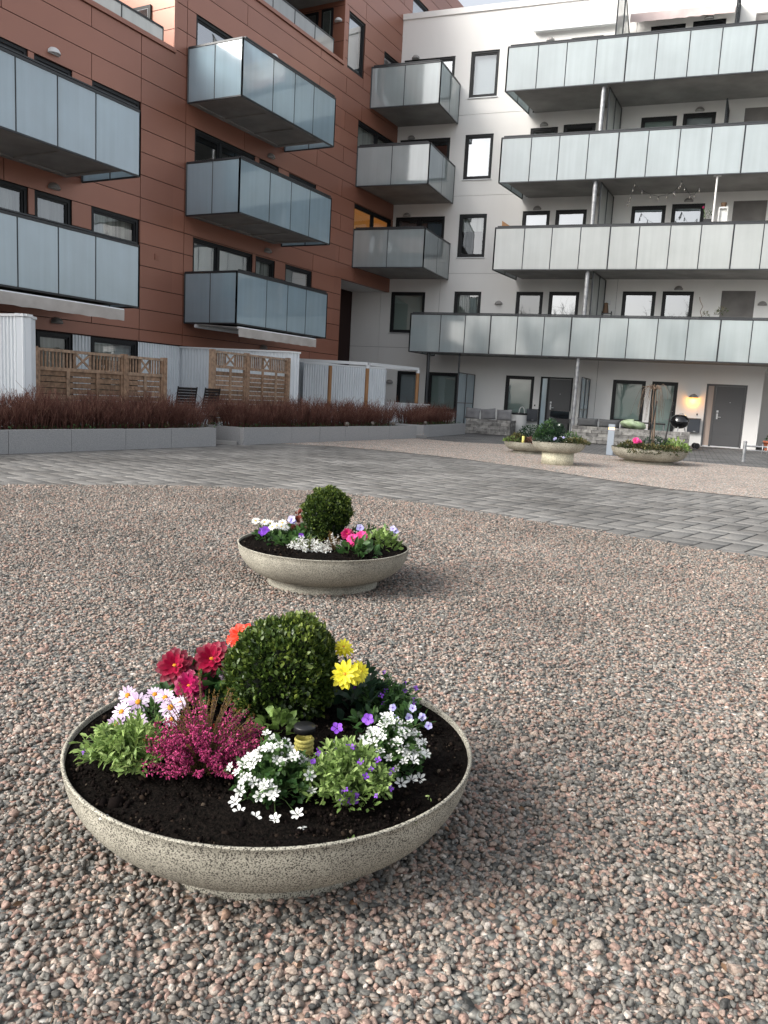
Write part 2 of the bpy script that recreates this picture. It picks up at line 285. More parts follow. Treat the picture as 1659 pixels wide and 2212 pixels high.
class MB:
    def __init__(s): s.v = []; s.f = {3: [], 4: [], 0: []}; s.order = []
    def add(s, vs, fs, m=0, v=.5, sm=False):
        b = len(s.v); s.v += [tuple(x) for x in vs]
        for f in fs: s.order.append(([b+i for i in f], m, v, sm))
    def hexa(s, c, m=0, v=.5):  # 8 corners: bottom 4 then top 4
        s.add(c, [(3, 2, 1, 0), (4, 5, 6, 7), (0, 1, 5, 4), (1, 2, 6, 5), (2, 3, 7, 6), (3, 0, 4, 7)], m, v)
    def box(s, F, a, b, m=0, v=.5):
        (x0, y0, z0), (x1, y1, z1) = a, b
        s.hexa([F(x0, y0, z0), F(x1, y0, z0), F(x1, y1, z0), F(x0, y1, z0), F(x0, y0, z1), F(x1, y0, z1), F(x1, y1, z1), F(x0, y1, z1)], m, v)
    def tube(s, pts, r, n=8, m=0, v=.5, sm=True, cap=True):
        pts = [Vector(p) for p in pts]; rs = r if isinstance(r, (list, tuple)) else [r]*len(pts)
        rings = []; prev = None
        for i, p in enumerate(pts):
            d = (pts[min(i+1, len(pts)-1)] - pts[max(i-1, 0)]).normalized()
            x = d.orthogonal().normalized() if prev is None else (prev - d*prev.dot(d)).normalized()
            prev = x; y = d.cross(x)
            rings.append([p + (x*math.cos(2*math.pi*k/n) + y*math.sin(2*math.pi*k/n))*rs[i] for k in range(n)])
        vs = [q for rg in rings for q in rg]
        fs = [(i*n+k, i*n+(k+1) % n, (i+1)*n+(k+1) % n, (i+1)*n+k) for i in range(len(pts)-1) for k in range(n)]
        s.add(vs, fs, m, v, sm)
        if cap: s.add(rings[0], [tuple(range(n))[::-1]], m, v); s.add(rings[-1], [tuple(range(n))], m, v)
    def lathe(s, c, prof, n=48, m=0, v=.5, sm=True, sx=1, sy=1, wob=0):
        c = Vector(c); vs = []
        for (r, z) in prof:
            for k in range(n):
                a = 2*math.pi*k/n; q = r*(1+wob*math.sin(3*a+z*20))
                vs.append((c.x+q*math.cos(a)*sx, c.y+q*math.sin(a)*sy, c.z+z))
        fs = [(i*n+k, i*n+(k+1) % n, (i+1)*n+(k+1) % n, (i+1)*n+k) for i in range(len(prof)-1) for k in range(n)]
        s.add(vs, fs, m, v, sm)
    def petal(s, c, n, ang, r0, r1, w, tilt, m=0, v=.5, curl=.0, cup=.15):
        n = Vector(n).normalized(); t = n.orthogonal().normalized(); b = n.cross(t)
        d = t*math.cos(ang)+b*math.sin(ang); e = n.cross(d)
        T = math.tan(tilt); c = Vector(c)
        def q(r, w_, h=0): return c + d*r + n*(T*r + curl*(r/r1)**2*r1 + h) + e*w_
        L = r1-r0
        vs = [q(r0, 0), q(r0+L*.55, -w/2, cup*w), q(r0+L*.5, 0), q(r0+L*.55, w/2, cup*w), q(r0+L*.85, -w*.33, cup*w*.6), q(r0+L*.85, w*.33, cup*w*.6), q(r1, 0)]
        s.add(vs, [(0, 1, 2), (0, 2, 3), (2, 1, 4), (2, 3, 5)[::-1], (2, 4, 6), (2, 6, 5)], m, v, True)
    def build(s, name, mats, parent=None, loc=(0, 0, 0), smooth_any=False):
        groups = {}
        for f, m_, v_, sm in s.order: groups.setdefault(len(f), []).append((f, m_, v_, sm))
        faces = []; mi = []; fv = []; smo = []
        for k, lst in groups.items():
            faces.append(np.array([x[0] for x in lst])); mi += [x[1] for x in lst]; fv += [x[2] for x in lst]; smo += [x[3] for x in lst]
        return np_mesh(name, np.array([tuple(x) for x in s.v]), faces, mats, parent, loc, fv, mi, smo)
def tag(o, label=None, cat=None, group=None, kind=None):
    if label: o['label'] = label
    if cat: o['category'] = cat
    if group: o['group'] = group
    if kind: o['kind'] = kind
    return o
def thing(name, label, cat, loc=(0, 0, 0), group=None):
    o = bpy.data.objects.new(name, None); col.objects.link(o); o.location = loc; o.empty_display_size = .2
    WO[o.name] = Vector(loc); return tag(o, label, cat, group)
def ID(x, y, z): return Vector((x, y, z))
def ROT(cx, cy, ang, cz=0):
    ca, sa = math.cos(ang), math.sin(ang)
    return lambda x, y, z: Vector((cx+x*ca-y*sa, cy+x*sa+y*ca, cz+z))

# frames of the two facades: (along wall, out from wall, height)
C0 = np.array([-.2553, 31.1338]); dR = np.array([-.46737, -.88406]); nR = np.array([.88406, -.46737]); dW = np.array([.94023, -.34053]); nW = np.array([-.34053, -.94023])
def RF(s, o, z): p = C0 + dR*s + nR*o; return Vector((p[0], p[1], z))
def WF(t, o, z): p = C0 + dW*t + nW*o; return Vector((p[0], p[1], z))

def tri_mesh_arrays(tmplV, tmplF, pos, rot, scl):
    """instances baked by numpy; tmplV (k,3), rot (n,3,3), scl (n,3) -> V,F"""
    n = len(pos); k = len(tmplV)
    X = tmplV[None] * scl[:, None, :]
    X = np.einsum('nij,nkj->nki', rot, X) + pos[:, None, :]
    F = (tmplF[None] + (np.arange(n)*k)[:, None, None]).reshape(-1, tmplF.shape[1])
    return X.reshape(-1, 3), F
def rand_rot(n):
    q = rng.normal(size=(n, 4)); q /= np.linalg.norm(q, axis=1)[:, None]; w, x, y, z = q.T
    return np.stack([np.stack([1-2*(y*y+z*z), 2*(x*y-z*w), 2*(x*z+y*w)], -1), np.stack([2*(x*y+z*w), 1-2*(x*x+z*z), 2*(y*z-x*w)], -1), np.stack([2*(x*z-y*w), 2*(y*z+x*w), 1-2*(x*x+y*y)], -1)], 1)
def frame_rot(d, up):
    d = d/np.linalg.norm(d, axis=1)[:, None]; s = np.cross(d, up); s /= (np.linalg.norm(s, axis=1)[:, None]+1e-9); u = np.cross(s, d)
    return np.stack([s, d, u], -1)   # local x=side, y=along leaf, z=normal
LEAFV = np.array([[0, 0, 0], [-.5, .45, .10], [0, .5, 0], [.5, .45, .10], [-.33, .8, .06], [.33, .8, .06], [0, 1, -.05]]); LEAFF = np.array([[0, 2, 1], [0, 3, 2], [1, 2, 4], [2, 3, 5], [4, 2, 6], [2, 5, 6]])
def leaves(pos, d, L, W, v):
    n = len(pos); up = rng.normal(size=(n, 3))*.6 + np.array([0, 0, 1.0])
    rot = frame_rot(d, up); scl = np.stack([W, L, L], -1)
    V, F = tri_mesh_arrays(LEAFV, LEAFF, pos, rot, scl)
    return V, F, np.repeat(v, len(LEAFF))
def merge(parts):
    Vs = []; Fs = []; vs = []; b = 0
    for V, F, v in parts: Vs.append(V); Fs.append(F+b); vs.append(v); b += len(V)
    return np.concatenate(Vs), np.concatenate(Fs), np.concatenate(vs)
def ico(sub):
    import bmesh
    bm = bmesh.new(); bmesh.ops.create_icosphere(bm, subdivisions=sub, radius=1)
    V = np.array([v.co[:] for v in bm.verts]); F = np.array([[v.index for v in f.verts] for f in bm.faces]); bm.free(); return V, F
ICO1, ICO2 = ico(1), ico(2)

# ---------------------------------------------------------------- ground
def sheet(name, pts, z, mt, kind='structure', label=None):
    mb = MB(); mb.add([(x, y, z) for x, y in pts], [tuple(range(len(pts)))]); o = mb.build(name, mt); tag(o, label, None, None, kind); return o
sheet('ground', [(-90, -60), (90, -60), (90, 120), (-90, 120)], -.012, M_court)
LOW = [(-14, 5.0), (-9, 6.6), (-5.6, 7.75), (-4.01, 8.22), (-2.75, 8.83), (-2.0, 9.02), (-1.3, 9.15), (-.71, 9.15), (.35, 8.62), (1.25, 7.89), (2.02, 7.26), (2.6, 6.75), (3.13, 6.36), (5, 5.0), (7.5, 3.0), (11, 0)]
UP = [(14, 6), (9, 9.4), (7, 10.3), (5.35, 11.08), (4.17, 11.68), (3.45, 12.69), (2.61, 14.0), (1.48, 15.4), (.13, 16.44), (-1.0, 16.95), (-2.3, 16.9), (-2.89, 15.95)]
path_pts = LOW + UP + [tuple(RF(15.4, 4.5, 0)[:2]), tuple(RF(24, 4.2, 0)[:2])]
M_bed = mat('joint_sand', (.022, .021, .020), .95)
sheet('path', path_pts, -.0105, M_bed)
M_paver = mat('concrete_paver', rough=.8, spec=.3)
attr_col(M_paver, [(0, (.145, .14, .132)), (.5, (.17, .166, .158)), (1, (.205, .20, .19))], .16, 45)
def stain(mt, sc=.7, lo=.68, hi=1.12):
    src = P(mt).inputs['Base Color'].links[0].from_socket
    tc = nd(mt, 'ShaderNodeTexCoord'); n = nd(mt, 'ShaderNodeTexNoise'); n.inputs['Scale'].default_value = sc; n.inputs['Detail'].default_value = 7; n.inputs['Roughness'].default_value = .62; lk(mt, tc.outputs['Object'], n.inputs['Vector'])
    mr = nd(mt, 'ShaderNodeMapRange'); mr.inputs[1].default_value = .36; mr.inputs[2].default_value = .6; mr.inputs[3].default_value = lo; mr.inputs[4].default_value = hi; lk(mt, n.outputs['Fac'], mr.inputs[0])
    sc_ = nd(mt, 'ShaderNodeVectorMath', operation='SCALE'); lk(mt, src, sc_.inputs[0]); lk(mt, mr.outputs[0], sc_.inputs['Scale']); lk(mt, sc_.outputs[0], P(mt).inputs['Base Color'])
stain(M_paver); stain(M_stone, .9, .78, 1.12)
M_bed.node_tree.nodes['Principled BSDF'].inputs['Base Color'].default_value = (.012, .012, .011, 1)
def herringbone():
    V = []; F = []; vv = []; W = .205; g = .010; b = 0
    ang = math.atan2(-1.53, 1.88); ca, sa = math.cos(ang), math.sin(ang); q = np.random.default_rng(2)
    xs, ys = [], []
    quads = []
    for i in range(-90, 91):
        for j in range(-45, 46):
            ox, oy = (i+2*j)*W, (i-2*j)*W
            for (x0, y0, x1, y1) in ((0, 0, 2*W, W), (2*W, -W, 3*W, W)):
                cx, cy = ox+(x0+x1)/2, oy+(y0+y1)/2; wx, wy = cx*ca-cy*sa, 11+cx*sa+cy*ca
                if -10 < wx < 13 and 2 < wy < 19: quads.append((ox+x0+g, oy+y0+g, ox+x1-g, oy+y1-g, wx, wy))
    quads = np.array(quads); big = [tuple(p) for p in path_pts]
    d = .22; ins = np.zeros(len(quads), bool)
    for dx, dy in ((0, 0), (d, 0), (-d, 0), (0, d), (0, -d)): ins |= inpoly(quads[:, 4]+dx, quads[:, 5]+dy, big)
    quads = quads[ins]
    # nothing under the granite planters
    for (x0, y0, x1, y1, wx, wy) in quads:
        h = -.0045+q.normal(0, .0007); c = .0035; zs = (h-.0035, h)
        loop = []
        for (ins_, z) in ((0, -.0104), (0, zs[0]), (c, h)):
            for (x, y) in ((x0+ins_, y0+ins_), (x1-ins_, y0+ins_), (x1-ins_, y1-ins_), (x0+ins_, y1-ins_)): loop.append((x*ca-y*sa, 11+x*sa+y*ca, z))
        V += loop
        for r_ in (0, 4):
            for k in range(4): F.append((b+r_+k, b+r_+(k+1) % 4, b+r_+4+(k+1) % 4, b+r_+4+k))
        F.append((b+8, b+9, b+10, b+11)); v = q.uniform(0, 1); vv += [v]*9; b += 12
    o = np_mesh('paving_blocks', np.array(V), [np.array(F)], M_paver, fv=vv); tag(o, kind='structure')
def inpoly(x, y, poly):
    ins = np.zeros(len(x), bool); n = len(poly)
    for i in range(n):
        x0, y0 = poly[i]; x1, y1 = poly[(i+1) % n]
        c = ((y0 > y) != (y1 > y)) & (x < (x1-x0)*(y-y0)/(y1-y0+1e-12)+x0); ins ^= c
    return ins
herringbone()
sheet('gravel_ground', [(-30, -20), (30, -20), (30, -.5), (11, 0)] + LOW[::-1][1:] + [(-30, 3)], .0005, M_gravel)
FARG = UP[::-1] + [(30, 2), (30, 12), (14, 15.6), (9, 17.2), (6.9, 18.4), (5.23, 18.97), (4.47, 19.88), (3.08, 21.45), (1.8, 21.3), (.77, 22.1)]
sheet('gravel_ground', FARG, .0015, M_gravelf)

# gravel stones, real geometry in front of the camera
def low_y(x):
    xs = np.array([p[0] for p in LOW]); ys = np.array([p[1] for p in LOW]); return np.interp(x, xs, ys)
def stones(y0, y1, dens, rad, tmpl, zj, seed, far=False):
    r = np.random.default_rng(seed); parts = []
    hw = .60*y1+.9
    n = int(dens*(2*hw)*(y1-y0)); x = r.uniform(-hw, hw, n); y = r.uniform(y0, y1, n)
    if far: ok = (np.abs(x - .05*y) < .56*y+.3) & inpoly(x, y, FARG)
    else: ok = (np.abs(x) < .56*y+.9) & (y < low_y(x)-.02+r.exponential(.030, n))
    for bx, by in ((-.257, 1.981), (-.351, 4.73)): ok &= (x-bx)**2+(y-by)**2 > .28**2
    x, y = x[ok], y[ok]; n = len(x)
    s = rad*np.exp(r.normal(0, .26, n)); hf = .25*np.sin(3.1*x+1)*np.sin(2.3*y)+.0
    z = r.uniform(-.6, zj-.6, n)*rad*1.3 - rad*.1 + .003*hf
    V0, F0 = tmpl
    # a few angular template variants
    Vs = []; Fs = []; vs = []; b = 0; nv = 8
    for k in range(nv):
        idx = np.arange(k, n, nv); 
        if not len(idx): continue
        T = V0.copy(); T *= (1 + r.uniform(-.20, .20, (len(T), 1)))
        for _ in range(5):
            nn = r.normal(size=3); nn /= np.linalg.norm(nn); dd = T@nn; lim = r.uniform(.5, .8); T -= np.outer(np.maximum(dd-lim, 0), nn)
        sc = np.stack([s[idx]*r.uniform(.8, 1.45, len(idx)), s[idx]*r.uniform(.75, 1.15, len(idx)), s[idx]*r.uniform(.5, .85, len(idx))], -1)
        # mostly lying flat, with tilt
        a = r.uniform(0, 2*np.pi, len(idx)); ti = r.normal(0, .5, len(idx)); ca, sa, ct, st = np.cos(a), np.sin(a), np.cos(ti), np.sin(ti)
        rot = np.zeros((len(idx), 3, 3)); rot[:, 0, 0] = ca; rot[:, 0, 1] = -sa*ct; rot[:, 0, 2] = sa*st; rot[:, 1, 0] = sa; rot[:, 1, 1] = ca*ct; rot[:, 1, 2] = -ca*st; rot[:, 2, 1] = st; rot[:, 2, 2] = ct
        V, F = tri_mesh_arrays(T, F0, np.stack([x[idx], y[idx], z[idx]], -1), rot, sc)
        Vs.append(V); Fs.append(F+b); b += len(V); vs.append(np.repeat(r.uniform(0, 1, len(idx)), len(F0)))
    return np.concatenate(Vs), np.concatenate(Fs), np.concatenate(vs)
def inpoly(x, y, poly):
    ins = np.zeros(len(x), bool); n = len(poly)
    for i in range(n):
        x0, y0 = poly[i]; x1, y1 = poly[(i+1) % n]
        c = ((y0 > y) != (y1 > y)) & (x < (x1-x0)*(y-y0)/(y1-y0+1e-12)+x0); ins ^= c
    return ins
pp = [stones(1.0, 2.9, 11500, .0071, ICO2, 1.6, 1)]
V, F, v = merge(pp); o = np_mesh('gravel', V, [F], M_stone, fv=v, smooth=True); tag(o, kind='stuff'); tag(o, 'pink and grey crushed stone gravel around the nearest flower bowl')
pp = [stones(2.88, 5.4, 7400, .0076, ICO1, 1.4, 2), stones(5.38, 9.25, 5000, .0086, ICO1, 1.3, 3)]
V, F, v = merge(pp); o = np_mesh('gravel', V, [F], M_stone, fv=v, smooth=True); tag(o, 'pink and grey gravel stretching from the second bowl to the paved path', kind='stuff')

# ---------------------------------------------------------------- buildings
def cells(a0, a1, z0, z1, holes):
    A = sorted({a0, a1, *[h[0] for h in holes if a0 < h[0] < a1], *[h[1] for h in holes if a0 < h[1] < a1]})
    Z = sorted({z0, z1, *[h[2] for h in holes if z0 < h[2] < z1], *[h[3] for h in holes if z0 < h[3] < z1]})
    out = []
    for j in range(len(Z)-1):
        run = None
        for i in range(len(A)-1):
            am, zm = (A[i]+A[i+1])/2, (Z[j]+Z[j+1])/2
            solid = not any(h[0] < am < h[1] and h[2] < zm < h[3] for h in holes)
            if solid: run = [run[0], A[i+1]] if run else [A[i], A[i+1]]
            if (not solid or i == len(A)-2) and run: out.append((run[0], run[1], Z[j], Z[j+1])); run = None
    return out
M_room = mat('lit_room', (.5, .3, .12), .8, emit=(1, .42, .10), estr=.09)
def window(B, F, a0, a1, z0, z1, kind='dark', mull=(), lbl=None, door=False, sill=True, fw=.075, bright=False, cov=1.0):
    a0, a1 = min(a0, a1), max(a0, a1)
    f = MB(); d0, d1 = -.13, -.035
    f.box(F, (a0, d0, z1-fw), (a1, d1, z1)); f.box(F, (a0, d0, z0), (a1, d1, z0+fw)); f.box(F, (a0, d0, z0+fw), (a0+fw, d1, z1-fw)); f.box(F, (a1-fw, d0, z0+fw), (a1, d1, z1-fw))
    for mmm in mull: f.box(F, (mmm-.05, d0, z0+fw), (mmm+.05, d1, z1-fw))
    # sash, a step further in
    cuts = [a0+fw] + [x for mmm in mull for x in (mmm-.05, mmm+.05)] + [a1-fw]
    for i in range(0, len(cuts), 2):
        x0, x1 = cuts[i], cuts[i+1]; q = .045
        f.box(F, (x0, -.12, z1-fw-q), (x1, -.06, z1-fw)); f.box(F, (x0, -.12, z0+fw), (x1, -.06, z0+fw+q)); f.box(F, (x0, -.12, z0+fw+q), (x0+q, -.06, z1-fw-q)); f.box(F, (x1-q, -.12, z0+fw+q), (x1, -.06, z1-fw-q))
    # room behind the glass
    D = -.75
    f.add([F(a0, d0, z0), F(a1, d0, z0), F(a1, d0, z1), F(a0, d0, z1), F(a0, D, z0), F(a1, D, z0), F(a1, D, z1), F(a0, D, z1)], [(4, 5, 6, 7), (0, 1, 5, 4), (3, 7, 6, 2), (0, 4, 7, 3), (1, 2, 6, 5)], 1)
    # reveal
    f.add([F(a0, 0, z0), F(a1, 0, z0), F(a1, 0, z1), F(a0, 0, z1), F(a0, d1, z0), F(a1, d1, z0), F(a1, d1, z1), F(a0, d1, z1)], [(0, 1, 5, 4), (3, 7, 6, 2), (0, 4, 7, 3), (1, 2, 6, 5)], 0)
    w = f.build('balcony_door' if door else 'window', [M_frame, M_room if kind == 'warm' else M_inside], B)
    if lbl: w['label'] = lbl
    g = MB()
    for i in range(0, len(cuts), 2): g.add([F(cuts[i], -.09, z0+fw), F(cuts[i+1], -.09, z0+fw), F(cuts[i+1], -.09, z1-fw), F(cuts[i], -.09, z1-fw)], [(0, 1, 2, 3)])
    g.build('pane', M_panes if bright else M_pane, w)
    if kind in ('blind', 'wblind', 'curtain', 'half', 'light'):
        c = MB(); zt = z1-fw; zb = z0 + fw
        if kind == 'half': zb = z1-(z1-z0)*.38
        n = 26 if kind == 'curtain' else 1
        for i in range(n):
            x0 = a0+fw+(a1-a0-2*fw)*i/n; x1 = a0+fw+(a1-a0-2*fw)*(i+1)/n
            o0 = -.20 - (.05 if i % 2 else 0)*(n > 1); o1 = -.20 - (0 if i % 2 else .05)*(n > 1)
            c.add([F(x0, o0, zb), F(x1, o1, zb), F(x1, o1, zt), F(x0, o0, zt)], [(0, 1, 2, 3)])
        c.build('curtain' if kind == 'curtain' else 'blind', {'blind': M_blind, 'wblind': M_blindw, 'curtain': M_curtain, 'half': M_curtain, 'light': M_blindw}[kind], w)
    if sill and not door:
        s_ = MB(); s_.box(F, (a0-.03, -.03, z0-.035), (a1+.03, .045, z0-.008)); s_.build('sill', M_sill, w)
    if door:
        h = MB(); h.tube([F(a1-.10, -.02, (z0+z1)/2), F(a1-.10, .02, (z0+z1)/2), F(a1-.2, .02, (z0+z1)/2)], .01, 6); h.build('handle', M_steel, w)
    return w
def wall_lamp(B, F, a, z, mt, lit=False, r=.14):
    mb = MB(); n = 14; vs = []; rings = 6
    for i in range(rings+1):
        ph = (math.pi/2)*i/rings
        for k in range(n+1):
            th = math.pi*k/n; rr = r*math.cos(ph); vs.append(F(a+rr*math.cos(th), rr*math.sin(th)*1.05+.004, z+r*.92*math.sin(ph)))
    fs = [(i*(n+1)+k, i*(n+1)+k+1, (i+1)*(n+1)+k+1, (i+1)*(n+1)+k) for i in range(rings) for k in range(n)]
    mb.add(vs, fs, 0, .5, True)
    mb.box(F, (a-r, .002, z-.012), (a+r, .02, z+.05))
    l = mb.build('wall_lamp', mt, B)
    g = MB(); g.add([F(a+.93*r*math.cos(math.pi*k/n), .005+.93*r*math.sin(math.pi*k/n), z+.012) for k in range(n+1)], [tuple(range(n+1))])
    g.build('diffuser', M_warm if lit else M_lampw, l)
    if lit:
        l['label'] = 'grey half-round wall lamp glowing warm yellow beside the grey door'
        pl = bpy.data.lights.new('lamp_light', 'POINT'); pl.energy = 4.5; pl.color = (1, .42, .05); pl.shadow_soft_size = .07
        po = bpy.data.objects.new('lamp_light', pl); col.objects.link(po); po.location = F(a, .12, z-.10)
    return l
def balcony(B, F, fl, fr, wl, wr, d0, z, zt, posts, side_l=True, side_r=True, label=None, mt=None, slab_in=.08, thick=(), slabr=None, sp=2, rim=True, rail_over=True):
    """fl/fr: front ends along the wall axis at depth d0; wl/wr: ends at the wall."""
    mt = mt or M_frost
    r = .022; E = MB()
    base = thing_child('balcony', B)
    if label: base['label'] = label
    s = MB()
    sgn = 1 if fr > fl else -1
    ib = slab_in*sgn; sr = (slabr if slabr is not None else slab_in)*sgn
    zb = z+.03
    for (za, zc, mi) in ((zb, zb+.20, 0),):
        c = [F(fl+ib, d0-.07, za), F(fr-sr, d0-.07, za), F(wr-sr, .0, za), F(wl+ib, .0, za)]
        c2 = [F(fl+ib, d0-.07, zc), F(fr-sr, d0-.07, zc), F(wr-sr, .0, zc), F(wl+ib, .0, zc)]
        s.hexa(c+c2, mi)
    if rim:   # shallow ribs under the slab
        L = abs(fr-fl); n = max(2, int(round(L/1.35)))
        for i in range(n+1):
            a = fl+ib + (fr-sr-fl-ib)*i/n; aw = wl+ib+(wr-sr-wl-ib)*i/n; w = .12*sgn
            if i == n: w = -w
            s.hexa([F(a, d0-.07, zb-.03), F(a+w, d0-.07, zb-.03), F(aw+w, .01, zb-.03), F(aw, .01, zb-.03), F(a, d0-.07, zb-.002), F(a+w, d0-.07, zb-.002), F(aw+w, .01, zb-.002), F(aw, .01, zb-.002)])
        s.box(F, (fl+ib, d0-.22, zb-.031), (fr-sr, d0-.075, zb-.001)); s.box(F, (wl+ib, .02, zb-.031), (wr-sr, .16, zb-.001))
    s.build('slab', M_conc, base)
    f = MB()
    def bar(a, b, rr): f.tube([a, b], rr, 4, sm=False)
    def seg(P0, P1, panels, tk=()):
        up = Vector((0, 0, zt-z)); P0 = Vector(P0); P1 = Vector(P1)
        bar(P0, P1, .022); bar(P0+up, P1+up, .034)
        for i, q in enumerate(panels):
            p = P0.lerp(P1, q); bar(p, p+up, .030 if (i in tk or q in (0, 1)) else .019)
        nrm = (P1-P0).cross(up).normalized()
        for i in range(len(panels)-1):
            a = P0.lerp(P1, panels[i]); b = P0.lerp(P1, panels[i+1]); dd = (b-a).normalized()*.015
            g = MB(); g.hexa([a+dd+Vector((0, 0, .02)), b-dd+Vector((0, 0, .02)), b-dd+nrm*.012+Vector((0, 0, .02)), a+dd+nrm*.012+Vector((0, 0, .02)),
                              a+dd+up-Vector((0, 0, .03)), b-dd+up-Vector((0, 0, .03)), b-dd+nrm*.012+up-Vector((0, 0, .03)), a+dd+nrm*.012+up-Vector((0, 0, .03))])
            g.build('glass_panel', mt, base)
    L = fr-fl
    seg(F(fl, d0, z), F(fr, d0, z), [(p-fl)/L for p in posts], thick)
    if side_l: seg(F(wl, .03, z), F(fl, d0, z), [i/sp for i in range(sp+1)])
    if side_r: seg(F(fr, d0, z), F(wr, .03, z), [i/sp for i in range(sp+1)])
    f.build('railing_frame', M_rail, base)
    if rail_over:
        h = MB(); h.hexa([F(fl+.07*sgn, d0-.035, zt+.034), F(fr-.07*sgn, d0-.035, zt+.034), F(fr-.07*sgn, d0+.03, zt+.034), F(fl+.07*sgn, d0+.03, zt+.034),
                F(fl+.07*sgn, d0-.035, zt+.062), F(fr-.07*sgn, d0-.035, zt+.062), F(fr-.07*sgn, d0+.03, zt+.062), F(fl+.07*sgn, d0+.03, zt+.062)]); h.build('handrail', M_rail, base)
    return base
def thing_child(name, parent):
    o = bpy.data.objects.new(name, None); col.objects.link(o); o.parent = parent; WO[o.name] = WO[parent.name]; o.empty_display_size = .2; return o

# ---- red building
RB = thing('apartment_building', 'copper red metal clad apartment building on the left with stacked glass balconies', 'building', tuple(RF(8, 0, 0)))
RWIN = [  # s_left, s_right, z0, z1, kind, mullions, door
 (17.4, 15.86, 3.55, 4.96, 'curtain', (), 0), (15.71, 14.76, 2.86, 4.96, 'curtain', (), 1), (14.22, 12.78, 3.55, 4.97, 'curtain', (), 0),
 (17.4, 15.83, 6.2, 7.62, 'dark', (), 0), (15.69, 14.74, 5.54, 7.6, 'blind', (), 1), (14.21, 12.77, 6.2, 7.62, 'half', (), 0),
 (15.68, 14.75, .05, 2.1, 'half', (), 1), (14.2, 12.79, .8, 2.1, 'half', (), 0),
 (10.9, 8.39, 2.86, 4.93, 'light', (9.85,), 1), (8.25, 7.31, 2.86, 4.92, 'curtain', (), 1), (6.77, 5.3, 3.5, 4.93, 'light', (), 0),
 (10.9, 8.4, 5.54, 7.61, 'dark', (9.85,), 1), (8.21, 7.27, 5.54, 7.6, 'wblind', (), 1), (6.74, 5.27, 6.2, 7.59, 'wblind', (), 0),
 (10.92, 9.49, 8.9, 10.31, 'bright', (), 0),
 (3.72, 2.66, 11.65, 13.37, 'wblind', (), 0), (1.29, .20, 11.6, 13.06, 'light', (), 0),
 (2.85, .10, 8.3, 10.3, 'half', (1.45,), 1), (2.85, .14, 5.6, 7.59, 'warm', (1.45,), 1),
 (6.65, 6.05, .05, 2.07, 'dark', (), 1), (-.66, -1.95, 14.0, 15.75, 'light', (), 0),
]
holes = [(w[1], w[0], w[2], w[3]) for w in RWIN]
holes += [(-.2, 3.5, -1, 4.99)]
zl = [2.12, 2.40, 2.89, 3.41, 3.92, 4.44, 4.96, 5.485, 6.01, 6.525, 7.045, 7.61, 8.155, 8.68, 9.2, 9.72, 10.3, 10.83, 11.36, 11.9, 12.43, 12.96, 13.5, 14.03, 14.56, 15.09, 15.62, 16.15, 16.7, 17.2]
joints = [20.5, 16.42, 14.22, 12.76, 11.24, 8.9, 5.27, 3.71, 2.65, 0]
p = MB(); G = .009
def region(s0, s1, z0, z1, jn):
    Z = [z0] + [z for z in zl if z0+.08 < z < z1-.08] + [z1]
    for i in range(len(Z)-1):
        J = [s0] + sorted(j for j in jn if s0+.1 < j < s1-.1) + [s1]
        k = i % 2
        J = [J[0]] + [j for q, j in enumerate(J[1:-1]) if (q+k) % 2 == 0 or abs(j-12.76) < .01 or abs(j-11.24) < .01] + [J[-1]]
        for a, b in zip(J[:-1], J[1:]):
            vv_ = random.random()
            for c in cells(a+(G if a > s0 else 0), b-(G if b < s1 else 0), Z[i]+G, Z[i+1]-G, holes):
                p.box(RF, (c[0], -.03, c[2]), (c[1], 0, c[3]), 0, vv_)
region(11.65, 26, 2.12, 9.1, joints); region(3.95, 11.65, 2.12, 11.62, joints); region(-6, 3.95, 4.99, 17.2, joints+[-3])
region(3.5, 3.95, 2.12, 4.99, [])
p.build('cladding', M_red, RB)
b = MB()
for (s0, s1, z0, z1) in ((11.65, 26, 2.1, 9.1), (3.95, 11.65, 2.1, 11.62), (-6, 3.95, 2.1, 17.2)):
    for c in cells(s0, s1, z0, z1, holes): b.box(RF, (c[0], -.12, c[2]), (c[1], -.031, c[3]))
b.build('wall', M_gap, RB)
# parapet copings, roof slabs, side walls of the set-back storeys
c = MB()
c.box(RF, (11.66, -.18, 9.101), (26, .05, 9.20)); c.box(RF, (3.96, -.18, 11.621), (11.60, .05, 11.72))
c.box(RF, (11.60, -5, 9.201), (11.70, .012, 17.2)); c.box(RF, (3.90, -5, 11.721), (4.0, .012, 13.55)); c.box(RF, (3.90, -5, 13.55), (4.0, .012, 17.2))
for z in (10.15, 9.65, 10.7, 11.25): c.box(RF, (11.701, -4.9, z-.006), (11.704, .0, z+.006), 1)
for z in (12.35, 12.9, 13.42): c.box(RF, (4.001, -4.9, z-.006), (4.004, .0, z+.006), 1)
c.box(RF, (11.7, -5.1, 9.0), (26, -5, 13), 0); c.box(RF, (4.0, -5.1, 11.6), (11.6, -5, 17.0), 0)
c.build('roof_edge', [M_red, M_gap], RB)
c = MB(); c.box(RF, (11.7, -5, 8.9), (26, -.18, 9.0)); c.box(RF, (4.0, -5, 11.4), (11.59, -.18, 11.5)); c.box(RF, (4.01, -4.9, 13.56), (11, -.02, 13.8)); c.build('roof', M_conc, RB)
SIDE1 = lambda a, o, z: RF(11.70+o, a, z)
SIDE2 = lambda a, o, z: RF(4.0+o, a, z)
